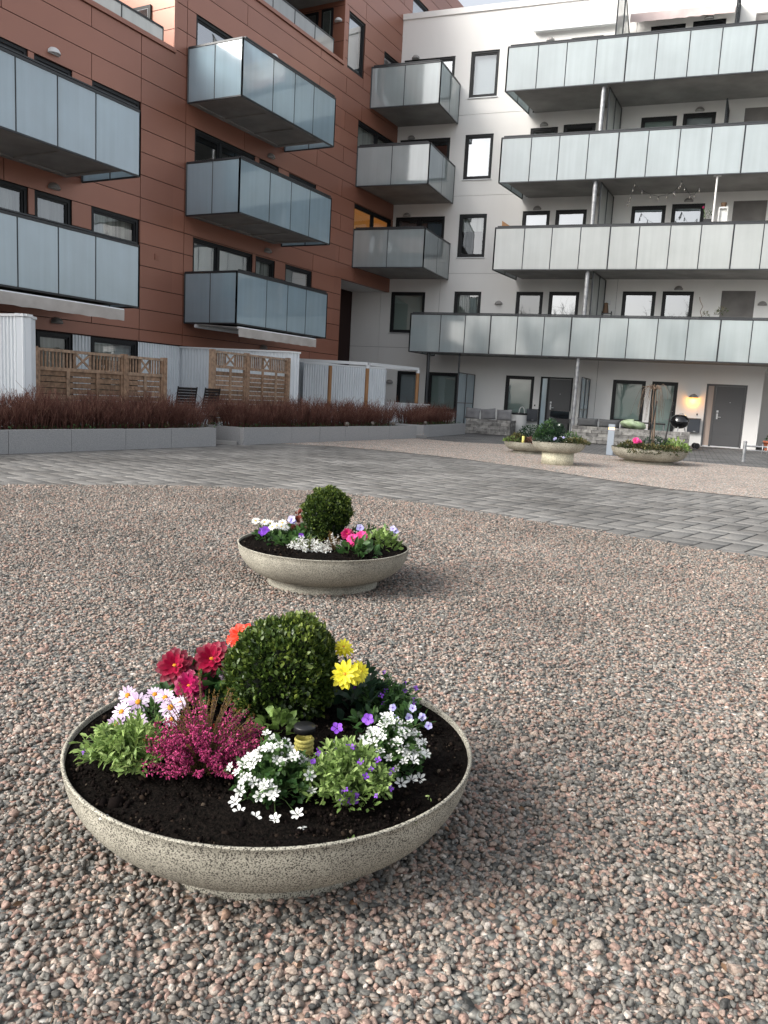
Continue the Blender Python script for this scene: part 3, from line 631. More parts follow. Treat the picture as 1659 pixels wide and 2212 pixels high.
def flat_window(B, F, a0, a1, z0, z1, kind):
    f = MB(); f.box(F, (a0, .006, z0), (a1, .05, z1)); w = f.build('window', M_frame, B)
    g = MB(); g.box(F, (a0+.09, .052, z0+.09), (a1-.09, .056, z1-.09), 0); g.build('pane', M_panes, w)
    g = MB(); g.box(F, (a0+.08, .0505, z0+.08), (a1-.08, .0515, z1-.08), 0); g.build('blind', kind, w); return w
flat_window(RB, SIDE1, -2.2, -.74, 9.3, 10.3, M_blindw)
flat_window(RB, SIDE2, -1.9, -.99, 12.0, 13.35, M_inside); flat_window(RB, SIDE2, -.86, -.42, 11.75, 13.38, M_blind)
wall_lamp(RB, SIDE2, -.22, 12.95, M_lampw, r=.13)
def rail_glass(B, s0, s1, o, z0, z1, n):
    base = thing_child('roof_railing', B); f = MB()
    f.tube([RF(s0, o, z1), RF(s1, o, z1)], .03, 4, sm=False); f.tube([RF(s0, o, z0), RF(s1, o, z0)], .02, 4, sm=False)
    for i in range(n+1):
        s = s0+(s1-s0)*i/n; f.tube([RF(s, o, z0), RF(s, o, z1)], .02, 4, sm=False)
        if i < n:
            e = s0+(s1-s0)*(i+1)/n; g = MB(); g.box(RF, (s-.02, o-.006, z0+.02), (e+.02, o+.006, z1-.02)); g.build('glass_panel', M_frostw, base)
    f.build('railing_frame', M_rail, base)
rail_glass(RB, 18.5, 11.95, -.12, 9.12, 9.58, 5); rail_glass(RB, 9.8, 4.4, -.12, 11.70, 12.24, 5)
# corrugated base storey
def corrugated(F, a0, a1, z0, z1, off=0, pitch=.085, depth=.026, back=False):
    a0, a1 = min(a0, a1), max(a0, a1); mb = MB(); n = max(2, int((a1-a0)/pitch)); prof = []
    for i in range(n):
        x = a0+(a1-a0)*i/n; w = (a1-a0)/n; prof += [(x, 0), (x+w*.38, 0), (x+w*.5, depth), (x+w*.88, depth)]
    prof.append((a1, 0)); vs = []
    for x, d in prof: vs += [F(x, off+d, z0), F(x, off+d, z1)]
    mb.add(vs, [(2*i, 2*i+2, 2*i+3, 2*i+1) for i in range(len(prof)-1)]); return mb
base_holes = [(14.75, 15.68, .05, 2.1), (12.79, 14.2, .8, 2.1), (6.05, 6.65, .05, 2.07)]
cb = MB()
for cc in cells(3.5, 26, -.01, 2.10, base_holes):
    q = corrugated(RF, cc[0], cc[1], cc[2], cc[3], -.05); k = len(cb.v); cb.v += q.v; cb.order += [([i+k for i in f], m_, v_, s__) for f, m_, v_, s__ in q.order]
    cb.box(RF, (cc[0], -.12, cc[2]), (cc[1], -.055, cc[3]))
cb.build('corrugated_base', M_corr, RB)
# passage under the overhang
c = MB(); c.box(RF, (3.5, -8, -.01), (3.6, -.13, 5.3), 0); c.box(RF, (-.2, -8.0, 5.0), (3.6, -.13, 5.12), 1); c.box(RF, (-3, -8.3, -.01), (3.6, -8.1, 5.3), 2); c.box(RF, (3.49, -.13, 2.1), (3.51, -.001, 4.99), 0)
c.box(RF, (-.05, -.14, 4.985), (3.5, -.0005, 5.04), 0); c.box(RF, (.12, -1.62, -.01), (3.5, -1.5, 4.99), 2)  # last box: dark sheet across the opening, colour standing in for the passage's shade
c.build('passage_wall_and_dark', [M_red, M_white, M_gap], RB)
for w in RWIN:
    window(RB, RF, w[1], w[0], w[2], w[3], w[4], w[5], door=bool(w[6]), bright=(w[4] in ('bright', 'light') or w[2] > 11), sill=False)
for a, z, mt_ in ((15.22, 7.76, M_lampw), (15.24, 5.08, M_lampg), (15.19, 2.3, M_lampg), (7.7, 10.44, M_lampw), (7.7, 7.75, M_lampg), (7.72, 5.10, M_lampg), (7.78, 2.3, M_lampg)): wall_lamp(RB, RF, a, z, mt_)
for i, (z, zt) in enumerate(((2.71, 3.98), (5.39, 6.67), (8.10, 9.39))):
    balcony(RB, RF, 11.18, 7.0, 11.2, 7.04, 1.70, z, zt, (11.18, 9.95, 9.0, 8.1, 7.0), slab_in=.03, slabr=.42, mt=M_frost)
    if i < 2: balcony(RB, RF, 19.2, 14.5, 19.2, 14.5, 1.72, z, zt, (19.2, 18.3, 17.45, 16.56, 15.66, 14.5), slab_in=.03, slabr=.42, mt=M_frost)
def awning(B, F, a0, a1, o0, o1, z0, z1, drop, mt, name='awning'):
    mb = MB(); n = 24
    mb.tube([F(a0, o0, z0), F(a1, o0, z0)], .05, 8, 1)
    mb.hexa([F(a0, o0, z0+.04), F(a1, o0, z0+.04), F(a1, o1, z1), F(a0, o1, z1), F(a0, o0, z0+.05), F(a1, o0, z0+.05), F(a1, o1, z1+.01), F(a0, o1, z1+.01)], 0)
    mb.tube([F(a0, o1, z1), F(a1, o1, z1)], .028, 8, 1)
    if drop:
        vs = []
        for i in range(n+1):
            a = a0+(a1-a0)*i/n; vs += [F(a, o1+.03, z1), F(a, o1+.03+.012*math.sin(i*1.3), z1-drop*.5), F(a, o1+.025+.02*math.sin(i*1.9), z1-drop+.008*math.sin(i*2.3))]
        mb.add(vs, [f for i in range(n) for f in ((3*i, 3*i+3, 3*i+4, 3*i+1), (3*i+1, 3*i+4, 3*i+5, 3*i+2))], 0, .5, True)
    return mb.build(name, [mt, M_cap], B)
awning(RB, RF, 14.97, 19.5, .4, 1.78, 2.62, 2.60, .22, M_awn); awning(RB, RF, 7.65, 11.2, .4, 1.78, 2.64, 2.61, .22, M_awn)

# ---- white building
WB = thing('apartment_building', 'white rendered apartment building on the right with long frosted glass balconies', 'building', tuple(WF(7, 0, 0)))
WWIN = [
 (.09, 1.44, 3.50, 5.01, 'blind', (), 0, 0), (2.57, 3.58, 3.5, 5.04, 'curtain', (), 0, 0), (4.87, 5.83, 2.86, 5.05, 'dark', (), 1, 0), (6.04, 7.09, 3.5, 5.06, 'light', (), 0, 1), (8.55, 9.64, 3.5, 5.09, 'dark', (), 0, 1), (9.85, 10.84, 2.86, 5.10, 'dark', (), 1, 1),
 (.11, 2.02, 5.6, 7.72, 'dark', (1.02,), 1, 0), (2.57, 3.59, 6.26, 7.77, 'half', (), 0, 0), (4.88, 5.84, 5.6, 7.82, 'light', (), 1, 1), (6.04, 7.10, 6.3, 7.83, 'light', (), 0, 1), (8.58, 9.68, 6.3, 7.89, 'light', (), 0, 1), (9.87, 10.89, 5.6, 7.92, 'light', (), 1, 1),
 (.12, 2.04, 8.3, 10.45, 'dark', (1.02,), 1, 0), (2.6, 3.63, 8.97, 10.5, 'light', (), 0, 1), (4.93, 5.88, 8.3, 10.59, 'half', (), 1, 0), (6.07, 7.15, 9.0, 10.64, 'dark', (), 0, 0), (8.62, 9.74, 9.0, 10.71, 'blind', (), 0, 0), (9.93, 10.93, 8.3, 10.75, 'wblind', (), 1, 0),
 (.12, 2.04, 11.1, 13.2, 'dark', (1.02,), 1, 1), (2.62, 3.64, 11.74, 13.28, 'wblind', (), 0, 0), (4.95, 5.9, 11.1, 13.33, 'dark', (), 1, 0), (6.09, 7.15, 11.8, 13.41, 'dark', (), 0, 0), (8.65, 9.72, 11.8, 13.52, 'dark', (), 0, 0), (9.94, 10.93, 11.1, 13.55, 'light', (), 1, 0),
 (4.72, 5.76, .62, 2.08, 'blind', (), 0, 0), (8.51, 9.60, .62, 2.09, 'blind', (), 0, 0), (9.81, 10.65, .12, 2.09, 'blind', (), 1, 0), (.51, 1.41, .12, 2.07, 'light', (), 1, 0), (1.75, 2.92, .62, 2.08, 'blind', (), 0, 0),
]
WDOOR = [(5.99, 7.14, 0, 2.09), (11.56, 12.82, 0, 2.09)]
WHATCH = [(11.70, 12.72, 2.86, 5.13), (11.75, 12.75, 5.6, 7.96), (11.78, 12.78, 8.3, 10.80), (11.79, 12.8, 11.1, 13.61)]
holes = [(w[0], w[1], w[2], w[3]) for w in WWIN] + [(a, b_, z0, z1) for a, b_, z0, z1 in WDOOR+WHATCH] + [(13.28, 16.8, -1, 2.67), (-3, -.02, 5.03, 20)]
p = MB(); g_ = .006
Zr = [-.01, 2.95, 5.69, 8.41, 11.18, 14.57]; 
JT = {0: [-1.6, 18], 1: [-1.6, -.33, 2.0, 8.35, 18], 2: [-1.6, 18], 3: [-1.6, 18], 4: [-1.6, 18]}
JT[0] = [-1.6, -.32, 7.95, 18]; JT[4] = [-1.6, 8.2, 18]
for i in range(5):
    for a, b_ in zip(JT[i][:-1], JT[i][1:]):
        for cc in cells(a+(g_ if a > -1.6 else 0), b_-g_, Zr[i]+(g_ if i else 0), Zr[i+1]-(g_ if i < 4 else 0), holes): p.box(WF, (cc[0], -.03, cc[2]), (cc[1], 0, cc[3]))
p.build('render_wall', M_white, WB)
b = MB()
for cc in cells(-1.59, 18, -.01, 14.57, holes): b.box(WF, (cc[0], -.12, cc[2]), (cc[1], -.031, cc[3]))
b.build('wall', M_wgap, WB)
c = MB(); c.box(WF, (-.02, -.5, 14.571), (18, .05, 14.76)); c.build('roof_edge', M_white, WB)
c = MB(); c.box(WF, (-.02, -9, 14.3), (18, -.5, 14.45)); c.box(WF, (-1.59, -6, -.01), (-1.5, -.13, 5.0)); c.build('roof', M_conc, WB)
for w in WWIN: window(WB, WF, w[0], w[1], w[2], w[3], w[4], w[5], door=bool(w[6]), bright=bool(w[7]))
for t0, t1, z0, z1 in WHATCH:
    h = MB(); h.box(WF, (t0, -.11, z0), (t1, -.02, z1)); h.box(WF, (t0, -.02, z1-.05), (t1, -.005, z1)); h.box(WF, (t0, -.02, z0), (t0+.05, -.005, z1-.05)); h.box(WF, (t1-.05, -.02, z0), (t1, -.005, z1-.05)); h.build('door', M_hatch, WB)
for k, (t0, t1, z0, z1) in enumerate(WDOOR):
    d = MB(); fw = .06
    d.box(WF, (t0, -.12, z1-fw), (t1, -.01, z1)); d.box(WF, (t0, -.12, 0), (t0+fw, -.01, z1-fw)); d.box(WF, (t1-fw, -.12, 0), (t1, -.01, z1-fw)); d.box(WF, (t0+.24, -.12, 0), (t0+.31, -.02, z1-fw))
    d.box(WF, (t0+fw, -.12, 0), (t1-fw, -.03, .03), 1)
    D_ = d.build('door', [M_frame if k == 0 else M_door, M_sill], WB); D_['label'] = ('grey front door with a frosted side light beside the dark mailbox' if k == 0 else 'grey front door by the lit wall lamp')
    lf = MB(); n = 5; h0 = .04; hh = (z1-fw-.05)/n
    lf.box(WF, (t0+.315, -.09, .035), (t1-fw-.005, -.052, z1-fw-.005))
    for i in range(n): lf.box(WF, (t0+.33, -.052, h0+hh*i+.012), (t1-fw-.02, -.042, h0+hh*(i+1)-.004))
    lf.build('door_leaf', M_door, D_)
    g = MB(); g.box(WF, (t0+fw, -.08, .03), (t0+.24, -.07, z1-fw)); g.build('side_light', M_frost if k == 0 else mat('warm_frosted', (.42, .33, .28), .4), D_)
    h = MB(); x = t0+.42
    h.box(WF, (x-.025, -.042, .93), (x+.025, -.025, 1.12)); h.box(WF, (x-.03, -.042, 1.15), (x+.03, -.02, 1.22)); h.tube([WF(x, -.03, 1.0), WF(x, .02, 1.0), WF(x+.12, .02, 1.0)], .012, 6); h.build('handle', M_sill, D_)
    pk = MB(); pk.tube([WF((t0+t1)/2+.15, -.045, 1.5), WF((t0+t1)/2+.15, -.03, 1.5)], .012, 8); pk.build('peephole', M_sill, D_)
for a, z in ((5.38, 13.37), (5.39, 10.64), (5.38, 7.86), (10.42, 10.8), (10.37, 7.98), (10.41, 13.58), (4.25, 4.6), (10.34, 5.15), (12.96, 4.68), (.21, 1.60), (.55, 13.22), (.55, 10.47), (.54, 7.75)):
    wall_lamp(WB, WF, a, z, M_lampg)
wall_lamp(WB, WF, 11.23-.05, 1.60, M_lampg, lit=True)
# small corner balconies
for z, zt, d, fl in ((11.01-.12, 12.26-.06, 2.1, -.28), (8.14, 9.42, 2.8, -.38), (5.45, 6.72, 2.8, -.38)):
    balcony(WB, WF, fl, 2.2, -.02, 2.28, d, z, zt, (fl, fl+(2.2-fl)*.49, 2.2), side_l=False, slab_in=.03, rim=False, mt=M_frostr)
# long balconies
PT = [4.46, 5.44, 6.34, 7.25, 8.16, 9.05, 9.97, 10.86, 11.77, 12.6, 13.5, 14.4, 15.3]
for z, zt, mt_ in ((11.06, 12.39, M_frostr), (8.23, 9.62, M_frostr), (5.46, 6.80, M_frostw)):
    balcony(WB, WF, 4.46, 15.3, 4.82, 15.3, 2.2, z, zt, PT, side_r=False, slab_in=.22, thick=(4, 8, 12), mt=mt_, rim=False)
balcony(WB, WF, 1.67, 15.3, 1.95, 15.3, 2.2, 2.69, 3.98, [1.67, 2.77, 3.64, 4.52, 5.43, 6.32, 7.2, 8.1, 8.98, 9.88, 10.78, 11.7, 12.6, 13.5, 14.4, 15.3], side_r=False, slab_in=.2, thick=(3, 6, 11, 15), mt=M_frostr, rim=False)
# columns between the balconies
def column(t, o, z0, z1, r, mt, name='column'):
    mb = MB(); mb.tube([WF(t, o, z0), WF(t, o, z1)], r, 14); mb.box(WF, (t-.11, o-.11, z1-.02), (t+.11, o+.11, z1-.002)); return mb.build(name, mt, WB)
column(7.50, 2.05, -.01, 2.70, .07, M_steel); column(2.36, 2.05, -.01, 2.70, .06, M_rail); column(3.48, 2.05, 0, 2.70, .03, M_rail)
for z0, z1 in ((3.0, 5.47), (5.75, 8.24), (8.5, 11.07)): column(7.55, 2.0, z0, z1, .075, M_steel)
column(11.15, 2.08, 5.75, 8.24, .03, M_whpl)
def screen(ta, oa, tb, ob_, z0, z1, n=2, bar=None, slope=0):
    base = thing_child('privacy_screen', WB); f = MB(); A = lambda q, z: WF(ta+(tb-ta)*q, oa+(ob_-oa)*q, z)
    zt = lambda q: z1 + slope*q
    for i in range(n+1): f.tube([A(i/n, z0), A(i/n, zt(i/n))], .025, 4, sm=False)
    f.tube([A(0, z0), A(1, z0)], .022, 4, sm=False); f.tube([A(0, zt(0)), A(1, zt(1))], .022, 4, sm=False)
    if bar: f.tube([A(0, bar), A(1, bar)], .02, 4, sm=False)
    f.build('frame', M_rail, base)
    for i in range(n):
        g = MB(); q0, q1 = i/n+.015, (i+1)/n-.015
        e = (A(1, 0)-A(0, 0)).normalized().cross(Vector((0, 0, 1)))*.008
        g.hexa([A(q0, z0+.02), A(q1, z0+.02), A(q1, z0+.02)+e, A(q0, z0+.02)+e, A(q0, zt(q0)-.02), A(q1, zt(q1)-.02), A(q1, zt(q1)-.02)+e, A(q0, zt(q0)-.02)+e]); g.build('glass_panel', M_frostw if z0 > 2 else M_frost, base)
for z0, z1 in ((2.96, 5.44), (5.72, 8.2), (8.5, 11.04)): screen(7.95, .03, 7.72, 1.9, z0, z1)
screen(7.97, .03, 7.75, 1.95, 11.3, 13.4, slope=1.6); screen(11.3, .03, 11.2, 1.1, 8.5, 10.75); screen(11.3, .03, 11.18, 1.95, 11.3, 13.9)
screen(3.56, .03, 3.45, 1.95, .05, 2.04, 2, 1.0); screen(7.72, .03, 7.66, 1.9, .05, 2.06, 2, 1.0)
# awnings on the top floor
awning(WB, WF, 4.82, 7.6, .08, .2, 13.72, 13.66, 0, M_cap); awning(WB, WF, 8.0, 11.15, .06, .45, 13.86, 13.76, .26, M_awnp)
# ground floor recess beyond the right corner
c = MB(); c.box(WF, (16.8, -3, -.01), (16.9, 0, 2.67)); c.box(WF, (13.18, -3.1, -.01), (16.9, -3, 2.67)); c.box(WF, (13.18, -3, -.01), (13.279, -.13, 2.67)); c.box(WF, (13.2, -3, 2.672), (16.9, -.13, 2.75)); c.build('recess_wall', M_white, WB)
wall_lamp(WB, lambda a, o, z: WF(a, o-3, z), 14.6, 1.65, M_lampg)

# the wood of bare trees behind the viewpoint, seen as dark twigs in the windows and glass
def tree_line():
    q = np.random.default_rng(12); Ps = []; Pb = []
    for i in range(15):
        x, y = -48+i*4.1+q.uniform(-1.2, 1.2), -27+i*.0+q.uniform(-4, 4) - .25*(i-7); h = q.uniform(8.5, 13)
        s = np.linspace(0, 1, 5)[:, None]; Pb.append(np.array([x, y, 0])+s*np.array([q.normal(0, .3), q.normal(0, .3), h*.6]))
        for k in range(26):
            z0 = h*q.uniform(.18, .6); d = q.normal(0, .5, 3); d[2] = abs(d[2])+.9; d /= np.linalg.norm(d); L = h*q.uniform(.25, .5)
            b = np.array([x, y, z0])+s*d*L+q.normal(0, .08, (5, 3))*s; Ps.append(b)
            for j in range(26):
                f = q.uniform(.2, 1)*4; i0 = min(int(f), 3); p_ = b[i0]*(1-(f-i0))+b[i0+1]*(f-i0); e = q.normal(0, .55, 3)+d; e /= np.linalg.norm(e); Pt = p_+s*e*q.uniform(.5, 1.6)+q.normal(0, .04, (5, 3))*s; Pb2.append(Pt)
    out = []
    for arr, r0, r1 in ((np.array(Pb), .16, .08), (np.array(Ps), .06, .02), (np.array(Pb2), .018, .008)): V_, F_ = prisms0(arr, r0, r1); out.append((V_, F_))
    b = 0; Vs = []; Fs = []
    for V_, F_ in out: Vs.append(V_); Fs.append(F_+b); b += len(V_)
    o = np_mesh('tree_line', np.concatenate(Vs), [np.concatenate(Fs)], mat('bark', (.035, .028, .022), .9)); tag(o, 'dark bare trees mirrored in the windows and glass balcony panels', kind='stuff')
Pb2 = []
def prisms0(P_, r0, r1):
    n, k, _ = P_.shape; T = np.gradient(P_, axis=1); T /= np.linalg.norm(T, axis=2, keepdims=True)+1e-9
    A = np.cross(T, np.array([.3, .9, .1])); A /= np.linalg.norm(A, axis=2, keepdims=True)+1e-9; B_ = np.cross(T, A)
    rr = np.linspace(r0, r1, k)[None, :, None, None]; ang = np.array([0, 2.094, 4.189])[None, None, :, None]
    V = P_[:, :, None, :] + rr*(np.cos(ang)*A[:, :, None, :] + np.sin(ang)*B_[:, :, None, :])
    base = (np.arange(n)*k*3)[:, None, None]; i = np.arange(k-1)[None, :, None]*3; j = np.arange(3)[None, None, :]; j2 = (j+1) % 3
    return V.reshape(-1, 3), np.stack([base+i+j, base+i+j2, base+i+3+j2, base+i+3+j], -1).reshape(-1, 4)
tree_line()
# ---------------------------------------------------------------- granite planters and hedges
def granite_planter(label, p0, p1, joints, back, loc, rets=(True, True), h=.34):
    t = thing('granite_planter', label, 'planter', (loc[0], loc[1], 0), 'granite edged raised planters')
    p0 = Vector((*p0, 0)); p1 = Vector((*p1, 0)); d = (p1-p0).normalized(); L = (p1-p0).length; n = Vector((d.y, -d.x, 0))  # towards camera side
    F = lambda a, o, z: p0 + d*a + n*o + Vector((0, 0, z))
    J = [0]+list(joints)+[L]; 
    for i in range(len(J)-1):
        m = MB(); g = .004; j = random.uniform(-.003, .003); m.box(F, (J[i]+g, -.10, -.01), (J[i+1]-g, j, h+random.uniform(-.003, .003))); m.build('granite_slab', M_granite, t)
    for e in (0, L-.1): m = MB(); m.box(F, (e, -back, -.01), (e+.1, -.102, h)); m.build('granite_slab', M_granite, t)
    s = MB(); s.box(F, (.1, -back+.01, 0), (L-.1, -.102, h-.04)); s.build('soil', M_soil, t)
    return F, L
def jl(L, first=1.04): 
    o = []; a = first
    while a < L-.4: o.append(a); a += 1.05
    return o
F1, L1 = granite_planter('long grey granite planter edge on the left under the red hedge', (-9.1, 5.75), (-3.29, 15.28), [.5, 1.55, 2.6, 3.7, 4.75, 5.8, 6.86, 7.93, 9.0, 10.02], 1.35, (-5.3, 11.5))
F2, L2 = granite_planter('middle grey granite planter edge beside the gravel', (-2.89, 15.95), (.77, 22.1), [1.57, 2.61, 3.65, 4.68, 5.7, 6.6], 1.3, (-1, 19))
F3, L3 = granite_planter('short far granite planter edge near the stone bench', (1.0, 22.9), (2.55, 26.6), [.55, 2.6], 1.3, (1.8, 25))
for p0, p1 in (((-3.9, 15.75), (-2.95, 15.9)), ((.35, 22.3), (1.0, 22.7))):
    s = MB(); s.box(ROT(p0[0], p0[1], math.atan2(p1[1]-p0[1], p1[0]-p0[0])), (0, .02, -.01), (.9, .6, .06)); tag(s.build('ground_step', M_conc), kind='structure')

def prisms(P, r0, r1):
    """P (n,k,3) polylines -> triangular prisms"""
    n, k, _ = P.shape
    T = np.gradient(P, axis=1); T /= np.linalg.norm(T, axis=2, keepdims=True)+1e-9
    A = np.cross(T, np.array([.3, .9, .1])); A /= np.linalg.norm(A, axis=2, keepdims=True)+1e-9; B_ = np.cross(T, A)
    rr = np.linspace(r0, r1, k)[None, :, None, None]*np.ones((n, 1, 1, 1))
    ang = np.array([0, 2.094, 4.189])[None, None, :, None]
    V = P[:, :, None, :] + rr*(np.cos(ang)*A[:, :, None, :] + np.sin(ang)*B_[:, :, None, :])
    base = (np.arange(n)*k*3)[:, None, None]; i = np.arange(k-1)[None, :, None]*3; j = np.arange(3)[None, None, :]; j2 = (j+1) % 3
    F = np.stack([base+i+j, base+i+j2, base+i+3+j2, base+i+3+j], -1).reshape(-1, 4)
    return V.reshape(-1, 3), F
def hedge(label, F, a0, a1, w0, w1, z0, h, dens=330, seed=3):
    r = np.random.default_rng(seed); L = a1-a0; n = int(L*dens)
    t = thing('shrub_hedge', label, 'hedge', tuple(F((a0+a1)/2, -(w0+w1)/2, z0)), 'bare red-twigged hedges')
    a = r.uniform(a0+.05, a1-.05, n); o = r.uniform(-w1+.2, -w0-.2, n)
    hh = h*(.80+.13*np.sin(a*5.1)+.10*np.sin(a*13+1)+.05*np.sin(a*29))*np.clip(np.minimum(a-a0, a1-a)/.3+.45, 0, 1)**.5*r.uniform(.55, 1.03, n)
    o_ = np.array(F(0, 0, 0)); ex = np.array(F(1, 0, 0))-o_; ey = np.array(F(0, 1, 0))-o_
    q = np.linspace(0, 1, 5)[None, :, None]
    base = o_ + a[:, None]*ex + o[:, None]*ey; base[:, 2] = z0
    # outward lean grows toward the edges
    lean_o = (o-(-(w0+w1)/2))/((w1-w0)/2)*.30+r.normal(0, .16, n); lean_a = r.normal(0, .2, n)+np.where(a-a0 < .4, -.45, 0)+np.where(a1-a < .4, .45, 0)
    tip = lean_a[:, None]*ex + lean_o[:, None]*ey
    P_ = base[:, None, :] + q*np.array([0, 0, 1])*hh[:, None, None] + (q**1.6)*tip[:, None, :]*hh[:, None, None] + r.normal(0, .012, (n, 5, 3))*q
    parts = [prisms(P_, .0042, .0028)+(None,)]
    Vs, Fs = [parts[0][0]], [parts[0][1]]; vs = [np.repeat(r.uniform(0, .7, n), 12)]; b = len(Vs[0])
    for k in range(6):
        u = r.uniform(.3, .92, n); idx = np.floor(u*4).astype(int); fr = u*4-idx; ar = np.arange(n)
        st = P_[ar, idx]*(1-fr)[:, None]+P_[ar, np.minimum(idx+1, 4)]*fr[:, None]
        dirn = r.normal(0, .55, (n, 3)); dirn[:, 2] = np.abs(dirn[:, 2])*.5+.75; ln = r.uniform(.07, .20, n)*np.clip(hh/h, .4, 1)
        qq = np.linspace(0, 1, 3)[None, :, None]; Q = st[:, None, :] + qq*dirn[:, None, :]*ln[:, None, None] + qq**2*np.array([0, 0, .03])
        V_, F_ = prisms(Q, .0027, .0020); Vs.append(V_); Fs.append(F_+b); b += len(V_); vs.append(np.repeat(r.uniform(.2, 1, n), 6))
    np_mesh('twigs', np.concatenate(Vs), [np.concatenate(Fs)], M_twig, t, fv=np.concatenate(vs))
    m_ = int(L*260); pos = o_ + r.uniform(a0, a1, m_)[:, None]*ex + r.uniform(-w1, -w0, m_)[:, None]*ey; pos[:, 2] = z0 + r.uniform(0, .10, m_)
    V_, F_, v_ = leaves(pos, r.normal(size=(m_, 3))*.6+np.array([0, 0, .7]), r.uniform(.02, .05, m_), r.uniform(.012, .03, m_), r.uniform(0, .9, m_))
    np_mesh('undergrowth', V_, [F_], M_leafm, t, fv=v_)
zz = .29
hedge('sparse red-brown hedge clump at the left edge before the white partition', F1, 1.5, 6.35, .1, 1.25, zz, .80, 130, 1)
hedge('long dense red-brown hedge before the lower timber fence', F1, 6.35, 11.35, .1, 1.25, zz, .67, 400, 2)
hedge('long red-brown hedge before the tall timber fence and pergola', F2, .05, 6.5, .08, 1.2, zz, .70, 360, 3)
hedge('small far red-brown hedge beside the stone bench', F3, .1, 3.7, .08, 1.2, zz, .66, 260, 4)
# solar globes in the middle planter
for i, (x, y) in enumerate(((-1.0, 19.15), (-.42, 20.4), (.12, 21.2), (1.05, 23.1))):
    m = MB(); m.lathe((x, y, 0), [(.0, .455), (.03, .45), (.05, .43), (.058, .40), (.05, .37), (.03, .35), (.02, .34)], 12, 0); m.tube([(x, y, .28), (x, y, .35)], .012, 6, 1)
    o = m.build('garden_globe', [mat('globe_glass', (.10, .085, .07), .15) if i == 0 else bpy.data.materials['globe_glass'], M_black]); tag(o, ('small glass garden globe under the red hedge, %s' % ('leftmost of the four', 'second from the left', 'third from the left', 'rightmost, by the far granite planter')[i]), 'garden light', 'glass garden globes')

# ---------------------------------------------------------------- white partitions, sheds, fences, pergola
def corr_line(mb, p0, p1, z0, z1, flip=1):
    d = Vector((p1[0]-p0[0], p1[1]-p0[1], 0)); L = d.length; d.normalize(); n = Vector((d.y, -d.x, 0))*flip
    F = lambda a, o, z: Vector((p0[0], p0[1], 0)) + d*a + n*o + Vector((0, 0, z))
    q = corrugated(F, 0, L, z0, z1, 0); k = len(mb.v); mb.v += q.v; mb.order += [([i+k for i in f], m_, v_, s__) for f, m_, v_, s__ in q.order]
    return F, L
def RP(s, o): v = RF(s, o, 0); return (v.x, v.y)
def partition(label, pts, z, th=.12, loc=None):
    t = thing('corrugated_partition', label, 'partition', (*pts[0], 0), 'white corrugated partitions')
    m = MB(); c = MB()
    for a, b_ in zip(pts[:-1], pts[1:]):
        F, L = corr_line(m, a, b_, -.01, z-.04)
        m.box(F, (0, -th, -.01), (L, -.01, z-.045)); c.box(F, (-.02, -th-.02, z-.04), (L+.02, .045, z))
    m.build('corrugated_sheet', M_corr, t); c.build('top_cap', M_cap, t)
partition('tall white corrugated partition with a bevelled end at the left edge', [RP(18.8, .02), RP(18.8, 3.64), RP(18.32, 3.25)], 2.1)
partition('white corrugated partition behind the taller timber fence', [RP(11.28, .02), RP(10.55, 2.93), RP(10.25, 3.02)], 2.1)
t = thing('storage_shed', 'white corrugated storage shed behind the wooden pergola posts', 'shed', tuple(RF(5, 1, 0)))
m = MB()
for a, b_ in ((RP(6.0, .30), RP(5.0, .85)), (RP(5.0, .85), RP(3.35, 1.80)), (RP(3.35, 1.80), RP(2.9, 1.6))): corr_line(m, a, b_, -.01, 1.98)
m.build('wall', M_corr, t)
A_, B_, C_, D_ = [RF(*q, 0) for q in ((6.0, .3), (3.35, 1.8), (2.9, 1.6), (3.6, .05))]
m = MB(); m.hexa([q+Vector((0, 0, 1.985)) for q in (A_, B_, C_, D_)]+[q+Vector((0, 0, 2.03)) for q in (A_, B_, C_, D_)]); m.build('roof', M_cap, t)
t = thing('low_fence', 'low white slatted fence before the ground floor window', 'fence', tuple(WF(1.2, 2.2, 0)))
m = MB(); a, b_ = WF(.55, 3.0, 0), WF(2.75, 3.0, 0); corr_line(m, (a.x, a.y), (b_.x, b_.y), -.01, .86); m.build('corrugated_sheet', M_corr, t)
m = MB(); m.box(WF, (.5, 2.95, .862), (2.8, 3.06, .90)); m.build('top_cap', M_cap, t)
